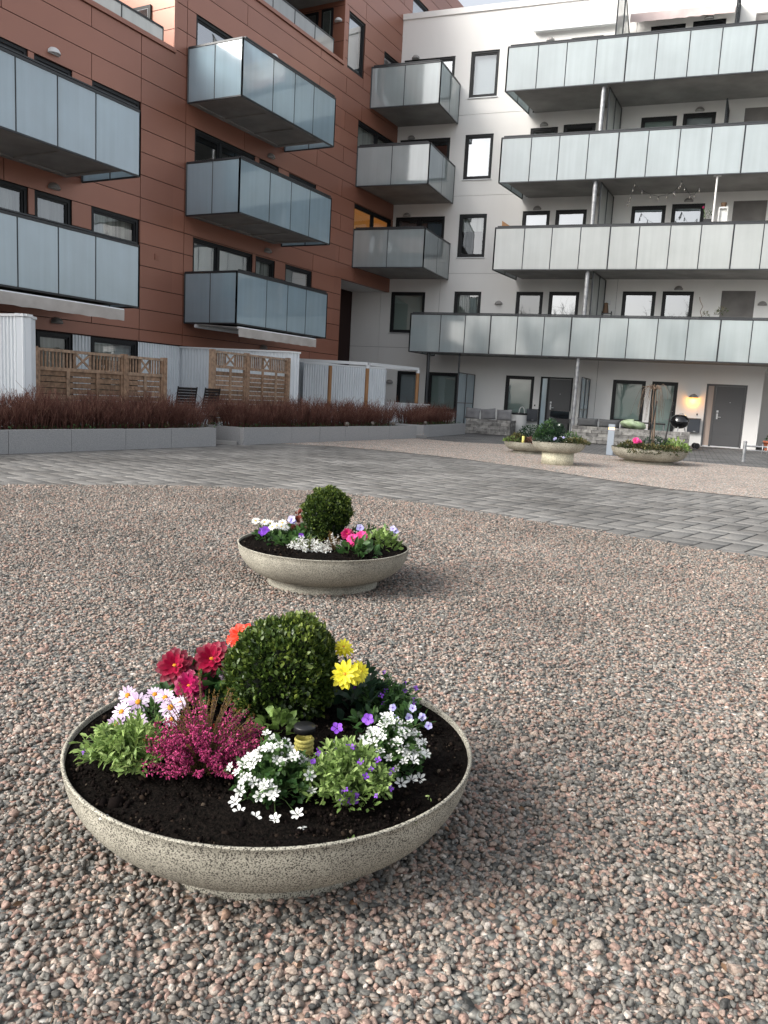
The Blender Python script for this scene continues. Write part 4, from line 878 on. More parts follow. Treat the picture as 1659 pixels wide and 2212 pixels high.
def timber_fence(label, p0, p1, z0, z1, splits, mull, xs):
    t = thing('timber_fence', label, 'fence', (*p0, 0), 'weathered timber screens')
    p0 = Vector((*p0, 0)); p1 = Vector((*p1, 0)); d = (p1-p0).normalized(); L = (p1-p0).length; n = Vector((d.y, -d.x, 0))
    F = lambda a, o, z: p0+d*a+n*o+Vector((0, 0, z)); U = random.uniform
    for s in splits:
        m = MB(); m.box(F, (s*L-.05, -.05, -.01), (s*L+.05, .05, z1+.02), 0, U(.3, .7)); m.build('post', M_wood, t)
    zm = z1-.33
    for i in range(len(splits)-1):
        a, b_ = splits[i]*L+.051, splits[i+1]*L-.051; m = MB()
        m.box(F, (a, -.02, z1-.05), (b_, .035, z1), 0, U(.7, 1)); m.box(F, (a, -.02, zm-.04), (b_, .035, zm+.02), 0, U(.6, 1))
        m.box(F, (a, -.02, z0), (a+.05, .03, z1-.051), 0, U(.3, .6)); m.box(F, (b_-.05, -.02, z0), (b_, .03, z1-.051), 0, U(.3, .6))
        m.build('rail', M_wood, t)
        m = MB(); zz_ = z0
        while zz_ < zm-.12: m.box(F, (a+.05, -.012, zz_), (b_-.05, .010, zz_+.088), 0, U(0, .75)); zz_ += .102
        m.build('boards', M_wood, t)
        m = MB()
        for q in mull[i]: m.box(F, (a+(b_-a)*q-.035, .011, z0), (a+(b_-a)*q+.035, .034, zm-.041), 0, U(.4, .8))
        x0, x1 = a+(b_-a)*xs[i][0], a+(b_-a)*xs[i][1]
        w = .03; k = a+.09
        while k < b_-.08:
            if not (x0 < k+w/2 < x1): m.box(F, (k, -.01, zm+.02), (k+w, .012, z1-.051), 0, U(.2, 1))
            k += .075
        for e in (0, 1):
            qa = F(x0 if e == 0 else x1, .002+e*.012, zm+.02); qb = F(x1 if e == 0 else x0, .002+e*.012, z1-.05); dd = (qb-qa).normalized(); up = dd.cross(n).normalized()*.02; nn = n*.008
            m.hexa([qa-up-nn, qb-up-nn, qb-up+nn, qa-up+nn, qa+up-nn, qb+up-nn, qb+up+nn, qa+up+nn], 0, .7)
        for xx in (x0, x1): m.box(F, (xx-.02, -.01, zm+.02), (xx+.02, .012, z1-.051), 0, .6)
        m.build('lattice', M_wood, t)
timber_fence('lower weathered timber fence with crossed lattice above the long hedge', (-6.04, 13.5), (-4.60, 16.3), .35, 1.62, (0.02, .66, 1), ((.33, .68), (.5,)), ((.42, .6), (.38, .65)))
timber_fence('taller weathered timber screen with open gaps before the white partition', RP(13.72, 3.13), RP(10.75, 3.03), .35, 1.90, (0, .42, 1), ((.5,), (.35, .7)), ((.35, .66), (.38, .55)))
t = thing('pergola', 'pale metal pergola frame on round wooden posts beside the white shed', 'pergola', tuple(RF(5.2, 2.2, 0)))
g1, g2, g3, g4 = RF(5.25, 2.2, 0), RF(2.45, 2.6, 0), RF(6.5, .15, 0), RF(5.85, 1.2, 0)
for q in (g1, g2, g4): 
    m = MB(); m.tube([q+Vector((0, 0, -.01)), q+Vector((0, 0, 1.93 if q is not g4 else 1.95))], .062, 12); m.build('post', M_pole, t)
def beam(m, a, b_, z, w=.05, h=.09):
    d = (b_-a).normalized(); n = Vector((d.y, -d.x, 0))*w; Z = lambda q, zz_: q+Vector((0, 0, zz_))
    m.hexa([Z(a-n, z), Z(b_-n, z), Z(b_+n, z), Z(a+n, z), Z(a-n, z+h), Z(b_-n, z+h), Z(b_+n, z+h), Z(a+n, z+h)])
m = MB(); beam(m, g3, g1, 2.03); beam(m, g1+Vector((.06, .06, 0)), g2, 2.028); g5 = RF(3.2, .1, 0); beam(m, g5, g2, 2.025, .03, .06); beam(m, g3, g5, 2.03, .03, .06)
for q in (g1, g2): m.tube([q+Vector((0, 0, 1.93)), q+Vector((0, 0, 2.03))], .07, 8)
m.build('frame', M_cap, t)
# chairs behind the lower fence
def chair(label, x, y, ang, z=0):
    t = thing('garden_chair', label, 'chair', (x, y, z), 'dark patio chairs'); F = ROT(x, y, ang, z)
    m = MB(); m.box(F, (-.25, -.25, .42), (.25, .25, .46)); m.build('seat', M_black, t)
    m = MB(); 
    for i in range(9): m.hexa([F(-.24, -.25-.013*i, .52+i*.058), F(.24, -.25-.013*i, .52+i*.058), F(.24, -.23-.013*i, .52+i*.058), F(-.24, -.23-.013*i, .52+i*.058), F(-.24, -.258-.013*i, .57+i*.058), F(.24, -.258-.013*i, .57+i*.058), F(.24, -.238-.013*i, .57+i*.058), F(-.24, -.238-.013*i, .57+i*.058)])
    for sx in (-.25, .25): m.tube([F(sx, -.25, .46), F(sx, -.36, 1.05)], .016, 6)
    m.build('backrest', M_black, t)
    for sx in (-.23, .23):
        for sy in (-.23, .23): m = MB(); m.tube([F(sx, sy, 0), F(sx, sy, .42)], .015, 6); m.build('leg', M_black, t)
chair('dark patio chair behind the lower fence, left of the pair', -4.50, 16.9, R(55), .04); chair('dark patio chair behind the lower fence, right of the pair', -4.13, 17.4, R(65), .04)

# ---------------------------------------------------------------- stone benches by the white building
def block_bench(label, F, a0, a1, o0, o1, z1, courses, seed):
    t = thing('block_bench', label, 'bench', tuple(F((a0+a1)/2, (o0+o1)/2, 0)), 'low concrete block benches'); r = random.Random(seed); m = MB(); h = z1/courses
    for c in range(courses):
        for (q0, q1, G_) in ((a0, a1, lambda a, o, z: F(a, o1-.15+o, z)),):
            x = q0 - (0 if c % 2 else .15)
            while x < q1-.02:
                xa, xb = max(x, q0), min(x+.31+r.uniform(-.02, .02), q1)
                m.box(G_, (xa+.006, 0, c*h+.004), (xb-.006, .15+r.uniform(-.006, .006), (c+1)*h-.005), 0, r.random()); x = xb if xb > x else q1
                if xb >= q1: break
        for e in (a0, a1-.15):
            m.box(F, (e, o0, c*h+.002), (e+.15, o1-.152, (c+1)*h-.003), 0, r.random())
    m.build('blocks', M_block, t)
    s = MB(); s.box(F, (a0+.15, o0, .22), (a1-.15, o1-.152, .36)); s.build('seat', M_cushd, t); return t
block_bench('short grey block bench carrying three grey cushions', WF, 3.95, 5.50, 1.5, 2.45, .50, 5, 1)
block_bench('long grey block bench behind the bollard and kettle grill', WF, 7.70, 11.15, 2.9, 3.8, .52, 5, 2)
def cushion(label, F, a, o, z, w=.48, h=.36, d=.14, tilt=.25, mt=None, rz=0):
    m = MB(); n = 10; vs = []
    for sgn in (1, -1):
        for i in range(n+1):
            for j in range(n+1):
                u, v = i/n*2-1, j/n*2-1; th = d/2*((1-u**4)*(1-v**4))**.5 + .008*math.sin(5*u+3*v)*(1-u*u)
                pin = 1-.06*(1-abs(v))*abs(u)**3-.0; pn2 = 1-.07*(1-abs(u))*abs(v)**3
                x, y = u*w/2*pin, v*h/2*pn2; ca, sa = math.cos(rz), math.sin(rz); x, y = x*ca-y*sa, x*sa+y*ca
                vs.append(F(a+x, o+sgn*th - y*tilt, z+h/2+y))
    N = (n+1)**2; fs = [(k*N+i*(n+1)+j, k*N+(i+1)*(n+1)+j, k*N+(i+1)*(n+1)+j+1, k*N+i*(n+1)+j+1) for k in (0, 1) for i in range(n) for j in range(n)]
    m.add(vs, fs, 0, .5, True); return tag(m.build('cushion', mt or M_cush), label, 'cushion')
for i, (a, rz_) in enumerate(((4.12, -.05), (4.66, .12), (5.22, .05))):
    cushion('grey square cushion on the short block bench, %s of three' % ('left', 'middle', 'right')[i], WF, a, 2.20, .48, .52, .38, .16, .2, None, rz_)['group'] = 'grey cushions on the block bench'
for i, (a0, a1) in enumerate(((7.8, 8.45), (8.47, 9.1), (9.12, 9.75))):
    o = cushion('dark grey back cushion along the long bench, %s of three' % ('left', 'middle', 'right')[i], WF, (a0+a1)/2, 3.45, .50, a1-a0, .26, .2, .1, M_cushd); o['group'] = 'dark back cushions on the long bench'
# barrel, mailboxes, grills, covered table
t = thing('barrel', 'white lidded barrel between the short bench and the mailbox', 'barrel', tuple(WF(5.75, 1.4, 0)))
q = WF(5.50, 1.0, 0); m = MB(); m.lathe(q, [(.20, 0), (.26, .05), (.28, .4), (.27, .66), (.28, .70)], 24); m.build('body', M_whpl, t)
m = MB(); m.lathe(q, [(.285, .70), (.30, .72), (.30, .76), (.0, .78)], 24); m.build('lid', M_black, t)
m = MB(); m.tube([q+Vector((.05+.10*math.cos(x), -.2, .76+.22*math.sin(x))) for x in [math.pi*i/8 for i in range(9)]], .014, 6); m.build('handle', M_whpl, t)
for lab, a0, a1, z0, z1 in (('dark grey mailbox left of the first grey door', 5.60, 5.98, .48, .92), ('dark grey mailbox beside the kettle grill', 11.08, 11.48, .44, .92)):
    t = thing('mailbox', lab, 'mailbox', tuple(WF(a0, .1, z0)), 'wall mailboxes')
    m = MB(); m.box(WF, (a0, .01, z0), (a1, .16, z1-.04)); m.build('body', M_mail, t)
    m = MB(); m.hexa([WF(a0-.01, .01, z1-.035), WF(a1+.01, .01, z1-.035), WF(a1+.01, .18, z1-.035), WF(a0-.01, .18, z1-.035), WF(a0-.01, .01, z1), WF(a1+.01, .01, z1), WF(a1+.01, .18, z1-.02), WF(a0-.01, .18, z1-.02)]); m.build('lid', M_mail, t)
    m = MB(); m.box(WF, (a0+.04, .161, z0+.06), (a1-.04, .166, z1-.12)); m.build('door', M_mail, t)
    m = MB(); m.box(WF, (a0+.2, .167, z0+.03), (a0+.27, .17, z0+.05)); m.build('name_plate', M_sill, t)
t = thing('kettle_grill', 'round black kettle grill with tubular legs behind the long block bench', 'grill', tuple(WF(10.72, 1.55, 0)))
q = WF(10.82, 2.35, .0)
m = MB(); m.lathe(q, [(.0, .58), (.12, .60), (.22, .66), (.28, .75), (.29, .80)], 28); m.build('bowl', M_enamel, t)
m = MB(); m.lathe(q, [(.298, .805), (.29, .86), (.25, .94), (.17, 1.0), (.08, 1.025), (.0, 1.03)], 28); m.build('lid', M_enamel, t)
m = MB(); m.tube([q+Vector((-.06, -.1, 1.01)), q+Vector((-.05, -.1, 1.06)), q+Vector((.05, -.1, 1.06)), q+Vector((.06, -.1, 1.01))], .014, 6); m.tube([q+Vector((-.28, 0, .84)), q+Vector((-.45, -.05, .85))], .018, 6); m.build('handle', M_steel, t)
for a in (0, 2.1, 4.2): m = MB(); m.tube([q+Vector((.16*math.cos(a), .16*math.sin(a), .65)), q+Vector((.38*math.cos(a), .38*math.sin(a), .03))], .016, 6); m.build('leg', M_steel, t)
for sx in (-1, 1): m = MB(); m.tube([q+Vector((.48, .1*sx-.3, .09)), q+Vector((.48, .1*sx-.26, .09))], .09, 14); m.build('wheel', M_black, t)
t = thing('gas_grill', 'black lidded gas grill before the first grey door', 'grill', tuple(WF(6.95, 1.5, 0)))
m = MB(); m.box(WF, (6.62, 1.3, .52), (7.35, 1.75, .66)); m.build('cabinet', M_black, t)
m = MB(); n = 8
vs = []
for x in (6.68, 7.3):
    for i in range(n+1): vs.append(WF(x, 1.52+.22*math.cos(math.pi*i/n), .665+.26*math.sin(math.pi*i/n)))
m.add(vs, [(i, i+1, n+2+i, n+1+i) for i in range(n)]+[tuple(range(n+1)), tuple(range(n+1, 2*n+2))], 0, .5, True); m.build('lid', M_enamel, t)
for x in (6.66, 7.3):
    for o in (1.34, 1.7): m = MB(); m.tube([WF(x, o, 0), WF(x, o, .52)], .018, 6); m.build('leg', M_black, t)
q = WF(9.52, 3.6, .64)
m = MB(); r_ = random.Random(4); vs = []; nn, rr = 22, 7
for i in range(rr+1):
    ph = -math.pi/2+math.pi*i/rr
    for k in range(nn): a = 2*math.pi*k/nn; w = 1+.10*math.sin(3*a)+.06*math.sin(7*a+i); vs.append(q+Vector((.40*w*math.cos(ph)*math.cos(a), .26*w*math.cos(ph)*math.sin(a), .12*math.sin(ph)*(1+.2*math.sin(5*a))-.05*math.cos(a)+.02*math.sin(6*a))))
m.add(vs, [(i*nn+k, i*nn+(k+1) % nn, (i+1)*nn+(k+1) % nn, (i+1)*nn+k) for i in range(rr) for k in range(nn)], 0, .5, True)
tag(m.build('folded_cover', M_tarp), 'crumpled pale green cloth cover lying on the long block bench', 'cloth cover')
t = thing('patio_table', 'dark patio table beside the kettle grill', 'table', tuple(WF(10, 1.6, 0)))
m = MB(); m.box(WF, (9.5, 1.2, .66), (10.4, 1.8, .70)); m.build('tabletop', M_black, t)
for x in (9.55, 10.35):
    for o in (1.25, 1.75): m = MB(); m.tube([WF(x, o, 0), WF(x, o, .66)], .02, 6); m.build('leg', M_steel, t)
# bollard
t = thing('light_bollard', 'square grey bollard with a lit warm band beside the gravel', 'bollard', (5.42, 19.45, 0)); F = ROT(5.42, 19.5, R(-18))
m = MB(); m.box(F, (-.075, -.075, -.01), (.075, .075, .60)); m.box(F, (-.055, -.055, .60), (.055, .055, .66)); m.build('post', M_boll, t)
m = MB(); m.box(F, (-.07, -.07, .602), (.07, .07, .655)); m.build('light_band', M_warm2, t)
m = MB(); m.box(F, (-.075, -.075, .656), (.075, .075, .73)); m.build('cap', M_boll, t)
# bike rack
t = thing('bike_rack', 'grey steel bike rack at the right edge before the grey door', 'bike rack', (8.77, 19.67, 0))
for x, y in ((8.77, 19.67), (10.9, 18.9)): m = MB(); m.tube([(x, y, -.01), (x, y, .47)], .04, 12); m.lathe((x, y, .47), [(.04, 0), (.05, .0), (.03, .03), (0, .035)], 12); m.build('post', M_steel, t)
m = MB(); m.tube([(8.77, 19.67, .38), (10.9, 18.9, .38)], .022, 6); m.tube([(8.77, 19.67, .28), (10.9, 18.9, .28)], .014, 6)
for k in range(5):
    for e in (0, .05):
        f = .17+.19*k+e; x, y = 8.77+2.13*f, 19.67-.77*f; m.tube([(x, y-.02, .44), (x-.03, y-.1, .42), (x-.04, y-.12, .2), (x, y-.02, .22)], .012, 6)
m.build('wheel_holder', M_steel, t)
t = thing('terracotta_pot', 'terracotta pot with dry stalks and a green plant at the right edge', 'flower pot', tuple(WF(13.75, .6, 0))); q = WF(13.62, .75, 0)
m = MB(); m.lathe(q, [(.14, 0), (.17, .15), (.20, .27), (.22, .27), (.22, .33), (.19, .33), (.18, .27), (0, .27)], 20); m.build('pot', M_terra, t)
m = MB(); 
for k in range(7): a = k*.9; m.tube([q+Vector((.05*math.cos(a), .05*math.sin(a), .27)), q+Vector((.12*math.cos(a), .1*math.sin(a), .5+.12*(k % 3)))], .006, 5)
m.build('stems', M_barkw, t)
def leafblob(name, parent, c, r, h, n, L, W, mt, up=.6, seed=0, flat=.0, vr=(0, 1)):
    rr = np.random.default_rng(seed); th = rr.uniform(0, 2*np.pi, n); u = np.sqrt(rr.uniform(0, 1, n))
    z = h*(1-u**2*.8)*rr.uniform(.15, 1, n)**.6
    pos = np.stack([c[0]+r*u*np.cos(th), c[1]+r*u*np.sin(th), c[2]+z], -1)
    d = np.stack([np.cos(th)*u, np.sin(th)*u, np.full(n, up)], -1) + rr.normal(0, .45, (n, 3))
    hv = np.clip(z/h*.6+rr.uniform(0, .5, n), 0, 1); v = vr[0]+(vr[1]-vr[0])*hv
    V_, F_, v_ = leaves(pos, d, L*rr.uniform(.6, 1.2, n), W*rr.uniform(.6, 1.2, n), v)
    return np_mesh(name, V_, [F_], mt, parent, tuple(c), fv=v_, smooth=True)
leafblob('leaves', t, q+Vector((0, 0, .27)), .16, .3, 60, .07, .03, M_leafm, seed=5)
chair('black garden chair in the dark recess at the right edge', WF(13.95, -.5, 0).x, WF(13.95, -.5, 0).y, R(160))

# things on the upper balconies
M_bulb = mat('bulb_glass', (.16, .15, .13), .2)
t = thing('string_lights', 'dark string lights hanging under the upper balcony slab', 'string lights', tuple(WF(9.7, 1.9, 8)))
ctrl = [(8.60, 7.55), (8.66, 7.75), (8.72, 7.98), (8.76, 8.13), (9.0, 7.90), (9.26, 7.76), (9.5, 7.70), (9.75, 7.74), (9.95, 7.84), (10.08, 8.0), (10.13, 8.14), (10.25, 7.95), (10.42, 7.72), (10.55, 7.74), (10.68, 7.90)]
m = MB(); m.tube([WF(a, 2.0, z) for a, z in ctrl], .006, 4); m.build('wire', M_black, t)
for a, z in ctrl+[(9.98, 7.82), (10.12, 8.05), (8.64, 7.65)]:
    m = MB(); q = WF(a, 2.0, z); m.tube([q, q-Vector((0, 0, .06))], .018, 6, 0); m.lathe(q-Vector((0, 0, .12)), [(0, 0), (.022, .015), (.026, .035), (.015, .06)], 8, 1); m.build('bulb', [M_black, M_bulb], t)
t = thing('lantern_rack', 'small black rack with a lantern on the first floor balcony', 'rack', tuple(WF(8.2, 1, 3))); F = WF
m = MB()
for a in (8.02, 8.32):
    for o in (.9, 1.1): m.tube([F(a, o, 2.95), F(a, o, 4.30)], .012, 5)
for z in (3.3, 3.8, 4.22): m.box(F, (8.02, .9, z), (8.32, 1.1, z+.015))
m.build('frame', M_black, t); m = MB(); m.lathe(F(8.13, 1, 4.24), [(.10, 0), (.10, .02), (.06, .30), (.07, .33), (0, .35)], 4); m.build('lantern', M_brown, t)
t = thing('balcony_planter', 'dark balcony planter box with a vine before the grey hatch', 'planter', tuple(WF(11.35, 1.8, 4)))
m = MB(); m.box(WF, (11.05, 1.7, 3.90), (11.68, 1.92, 4.08)); m.build('box', M_black, t)
m = MB(); m.tube([WF(11.15, 1.8, 4.05), WF(11.08, 1.8, 4.25), WF(11.14, 1.75, 4.4), WF(11.04, 1.7, 4.6), WF(11.02, 1.7, 4.7)], .01, 5); m.build('stem', M_brown, t)
for k, (a, z, r_) in enumerate(((11.25, 4.08, .09), (11.62, 4.1, .14), (11.7, 4.2, .2))): leafblob('leaves', t, WF(a, 1.8, z), r_, .22, 60, .05, .03, M_ivy, seed=30+k)
t = thing('flower_pot', 'dark pot with a leggy plant on the second floor balcony', 'flower pot', tuple(WF(11.0, 1.8, 7)))
m = MB(); m.box(WF, (10.88, 1.7, 6.80), (11.12, 1.9, 7.02)); m.build('pot', M_black, t); leafblob('leaves', t, WF(11.0, 1.8, 7.03), .12, .32, 50, .06, .02, M_leafm, seed=41)
m = MB(); m.tube([WF(10.95, 1.8, 7.0), WF(10.86, 1.8, 7.35)], .008, 4); m.lathe(WF(10.85, 1.8, 7.34), [(0, 0), (.04, .02), (.03, .06), (0, .07)], 8, 1); m.build('flower', [M_stem, M_mag], t)
t = thing('display_cabinet', 'small white cabinet with a pot on top on the second floor balcony', 'cabinet', tuple(WF(11.4, 1.5, 6)))
m = MB(); 
for a0, a1, z0, z1 in ((11.29, 11.33, 5.75, 7.45), (11.53, 11.57, 5.75, 7.45), (11.33, 11.53, 7.40, 7.45), (11.33, 11.53, 6.9, 6.95)): m.box(WF, (a0, 1.45, z0), (a1, 1.52, z1))
m.box(WF, (11.29, 1.25, 5.75), (11.57, 1.44, 7.44)); m.build('frame', M_whpl, t); m = MB(); m.lathe(WF(11.43, 1.4, 7.45), [(.07, 0), (.09, .14), (.07, .14), (0, .1)], 12); m.build('pot', M_brown, t)
m = MB(); m.hexa([WF(4.62, 1.9, 6.4), WF(4.95, 1.9, 6.4), WF(4.95, 1.94, 6.4), WF(4.62, 1.94, 6.4), WF(4.60, 1.9, 7.09), WF(4.88, 1.9, 6.92), WF(4.88, 1.94, 6.92), WF(4.60, 1.94, 7.09)]); tag(m.build('wooden_board', M_pole), 'slanted brown board poking above the second floor balcony rail', 'board')

for B_, F_, a, z in ((WB, WF, 2.3, 4.1), (WB, WF, 8.1, 4.7), (RB, RF, 12.2, 4.2), (RB, RF, 4.4, 6.2), (WB, WF, 4.3, 9.4)):
    m = MB(); m.box(F_, (a-.07, .001, z-.07), (a+.07, .014, z+.07))
    for k in range(4): m.box(F_, (a-.055, .0145, z-.055+k*.03), (a+.055, .022, z-.045+k*.03))
    m.build('air_vent', M_sill if B_ is WB else M_red, B_)
for t_ in (5.85, 11.35):
    m = MB(); m.box(WF, (t_-.02, .001, 1.02), (t_+.02, .02, 1.08)); m.build('doorbell', M_black, WB)
for t_, z in ((4.95, 2.82), (8.3, 2.82), (6.5, 2.82)): pass
# balcony furniture showing softly through the frosted panels
def balcony_things(label, t, z, kind, mt, k=0):
    if kind == 'chair':
        v = WF(t, 1.2, 0); chair(label, v.x, v.y, R(-20+k*40), z)
    else:
        o_ = thing('plant_pot', label, 'flower pot', tuple(WF(t, 1.6, z)), 'pots on the balconies'); m = MB(); m.lathe(WF(t, 1.7, z), [(.12, 0), (.15, .3), (.17, .3), (.17, .34), (0, .30)], 14); m.build('pot', mt, o_)
        leafblob('leaves', o_, WF(t, 1.7, z+.3), .2, .35, 80, .08, .04, M_leafm, seed=int(t*10))
balcony_things('chair seen faintly behind the lowest long glass balcony, left of the lantern rack', 6.6, 2.94, 'chair', None)
balcony_things('chair seen faintly behind the lowest long glass balcony, below the right window', 9.5, 2.94, 'chair', None, 1)
balcony_things('potted plant seen faintly behind the lowest long glass balcony', 10.35, 2.94, 'pot', M_terra)
balcony_things('potted plant seen faintly behind the uppermost long glass balcony', 9.2, 11.3, 'pot', M_black)
balcony_things('chair seen faintly behind the uppermost long glass balcony', 8.6, 11.3, 'chair', None, 2)

# ---------------------------------------------------------------- flower bowls
def bowl(label, cx, cy, r, h, mt, seed, ped=None, hump=.016, soil_mt=None):
    t = thing('flower_bowl', label, 'planter', (cx, cy, 0), 'round shallow concrete flower bowls'); c = (cx, cy, 0); k = r/.52
    z0 = ped or 0
    m = MB()
    hh = h-z0
    if ped is None: prof = [(.335*k, -.01), (.335*k, .018), (.325*k, .035), (.30*k, .045), (.31*k, .055)]
    else: prof = [(.30*k, z0+.0), (.33*k, z0+.004)]
    b0 = .055 if ped is None else z0+.006
    for i in range(1, 13):
        q = i/12; prof.append(((.33+.188*math.sin(q*math.pi/2)**.95)*k, b0+(h-b0)*(1-math.cos(q*math.pi/2))**.88))
    prof += [(r+.001, h+.002), (r-.002, h+.005), (r-.007, h+.005), (r-.009, h), (r-.012, h-.05), (r-.04, h-.07)]
    m.lathe(c, prof, 96); m.build('bowl', mt, t)
    if ped: 
        m = MB(); m.lathe(c, [(.0, -.01), (.305, -.01), (.305, ped-.002), (.28, ped-.001)], 48); m.build('pedestal', M_ring, t)
    rr = np.random.default_rng(seed); nr, na = 30, 96; vs = []
    for i in range(nr+1):
        q = i/nr*(r-.009)
        for j in range(na):
            a = 2*math.pi*j/na; x, y = q*math.cos(a), q*math.sin(a)
            z = h-.009 + hump*(1-(q/r)**2) + .012*math.sin(9*x+2+seed)*math.sin(11*y+seed)*(1-(q/r)**4) + rr.normal(0, .0035)*(i < nr)
            vs.append((cx+x, cy+y, z))
    m = MB(); m.add(vs, [(i*na+j, i*na+(j+1) % na, (i+1)*na+(j+1) % na, (i+1)*na+j) for i in range(nr) for j in range(na)], 0, .5, True); m.build('soil', soil_mt or M_soil, t)
    return t, (lambda x, y: h-.009+hump*(1-((x-cx)**2+(y-cy)**2)/r**2))
def crumbs(parent, cx, cy, r, hf, n, seed, size=.004):
    q = np.random.default_rng(seed); th = q.uniform(0, 2*np.pi, n); u = np.sqrt(q.uniform(0, .985, n))*(r-.02); x, y = cx+u*np.cos(th), cy+u*np.sin(th)
    z = np.array([hf(a, b) for a, b in zip(x, y)])+q.uniform(-.002, .004, n); s = size*np.exp(q.normal(0, .45, n))
    V_, F_ = tri_mesh_arrays(ICO1[0]*(1+q.uniform(-.3, .3, (len(ICO1[0]), 1))), ICO1[1], np.stack([x, y, z], -1), rand_rot(n), np.stack([s, s*.8, s*.6], -1))
    o = np_mesh('soil_crumbs', V_, [F_], M_soilc, parent, fv=np.repeat(q.uniform(0, 1, n)**1.2, len(ICO1[1]))); tag(o, kind='stuff')

def boxwood(label, c, rx, rz, n, L, seed, zb, group=None):
    """clipped ball: c centre; zb soil height"""
    q = np.random.default_rng(seed); t = thing('boxwood_ball', label, 'shrub', (c[0], c[1], zb), 'clipped boxwood balls')
    V0, F0 = ico(3); Vc = V0*np.array([rx, rx, rz])*.80*(1+.06*np.sin(V0[:, :1]*9)*np.cos(V0[:, 1:2]*8)) + np.array(c); np_mesh('dark_core', Vc, [F0], M_core, t, smooth=True)  # solid near-black core added behind the leaves, inner shade put into its colour
    d = q.normal(size=(n, 3)); d /= np.linalg.norm(d, axis=1)[:, None]
    q2 = q.uniform(0, 6.28, 4); bump = 1+.045*np.sin(d[:, 0]*3.1+q2[0])*np.sin(d[:, 2]*2.7+q2[1])+.03*np.sin(d[:, 0]*5+q2[2])+.055*np.sin(d[:, 0]*11+1)*np.sin(d[:, 1]*9+2)+.045*np.sin(d[:, 2]*13+d[:, 0]*8)+.03*np.sin(d[:, 1]*23+d[:, 2]*19)
    rad = q.uniform(.80, 1.0, n)**.7*bump
    out = q.uniform(0, 1, n) < .10; rad = np.where(out, rad+q.uniform(0, .075, n), rad)
    pos = d*np.array([rx, rx, rz])*rad[:, None]+np.array(c); ok = pos[:, 2] > zb-.01; pos, d, rad, out = pos[ok], d[ok], rad[ok], out[ok]; n = len(pos)
    dirn = d*.8+np.array([0, 0, .55])+q.normal(0, .55, (n, 3))
    v = np.clip(.18+.42*(rad-.80)/.24*q.uniform(.3, 1.2, n)+.30*q.uniform(0, 1, n)**3+q.normal(0, .10, n)+.22*out+.16*d[:, 2], 0, 1)  # tips paler outward; light from above put into leaf colour toward the top
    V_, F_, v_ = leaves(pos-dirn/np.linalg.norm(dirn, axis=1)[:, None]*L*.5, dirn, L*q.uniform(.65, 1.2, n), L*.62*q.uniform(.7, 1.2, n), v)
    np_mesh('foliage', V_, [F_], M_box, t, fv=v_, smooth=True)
    m = MB(); m.tube([(c[0], c[1], zb-.02), (c[0], c[1], c[2])], .012, 6); m.build('stem', M_brown, t); return t
def stems_leaves(t, c, r, h, nst, per, L, W, mt, seed, droop=.25, name='leaves', r0=.2, vr=(0, 1), smat=None, up=1.0, wl=.4):
    """stems radiating from the root with leaves along them"""
    q = np.random.default_rng(seed); th = q.uniform(0, 2*np.pi, nst); u = q.uniform(0, 1, nst)**.5
    tip = np.stack([np.cos(th)*u*r, np.sin(th)*u*r, h*up*(1-droop*u**2)*q.uniform(.55, 1.05, nst)], -1); st = tip*np.array([r0, r0, 0]); k = 6; s = np.linspace(0, 1, k)[None, :, None]
    mid = np.stack([tip[:, 0]*.45, tip[:, 1]*.45, tip[:, 2]*.75+.01], -1)
    Pl = (1-s)**2*st[:, None]+2*s*(1-s)*mid[:, None]+s**2*tip[:, None] + np.array(c); Pl += q.normal(0, r*.03, Pl.shape)*s
    V_, F_ = prisms(Pl, .0012, .0008); np_mesh('stems', V_, [F_], smat or M_stem, t)
    n = nst*per; si = np.repeat(np.arange(nst), per); f = q.uniform(.25, 1, n)**.7*(k-1); i0 = np.minimum(f.astype(int), k-2); fr = (f-i0)[:, None]
    pos = Pl[si, i0]*(1-fr)+Pl[si, i0+1]*fr; tang = Pl[si, i0+1]-Pl[si, i0]; tang /= np.linalg.norm(tang, axis=1)[:, None]+1e-9
    d = tang*.6+q.normal(0, .7, (n, 3))+np.array([0, 0, .25]); v = vr[0]+(vr[1]-vr[0])*np.clip(f/(k-1)*.55+q.uniform(-.1, .5, n), 0, 1)
    V_, F_, v_ = leaves(pos, d, L*q.uniform(.55, 1.2, n), W*q.uniform(.6, 1.2, n), v); np_mesh(name, V_, [F_], mt, t, fv=v_, smooth=True)
    return Pl[:, -1]
R_ = random.Random(11)
def dahlia_head(t, c, n, r, mt, layers=((11, 1.0, .10), (11, .90, .30), (10, .74, .55), (8, .56, .82), (6, .36, 1.1)), name='flower', disc=True, w=.50):
    m = MB(); c = Vector(c)
    for li, (k, q, tl) in enumerate(layers):
        for i in range(k): m.petal(c+Vector(n).normalized()*(.003*li), n, 2*math.pi*(i+.5*(li % 2)+R_.uniform(-.12, .12))/k, r*.06, r*q*R_.uniform(.9, 1.06), r*w*q*R_.uniform(.9, 1.1), tl+R_.uniform(-.1, .12)-.12, 0, min(1, max(0, .25+.20*li+R_.uniform(-.25, .3))), curl=-.10)
    if disc: m.lathe(c+Vector(n).normalized()*(r*.18), [(0, r*.10), (r*.10, r*.07), (r*.13, 0)], 8, 1)
    return m.build(name, [mt, M_disc], t)
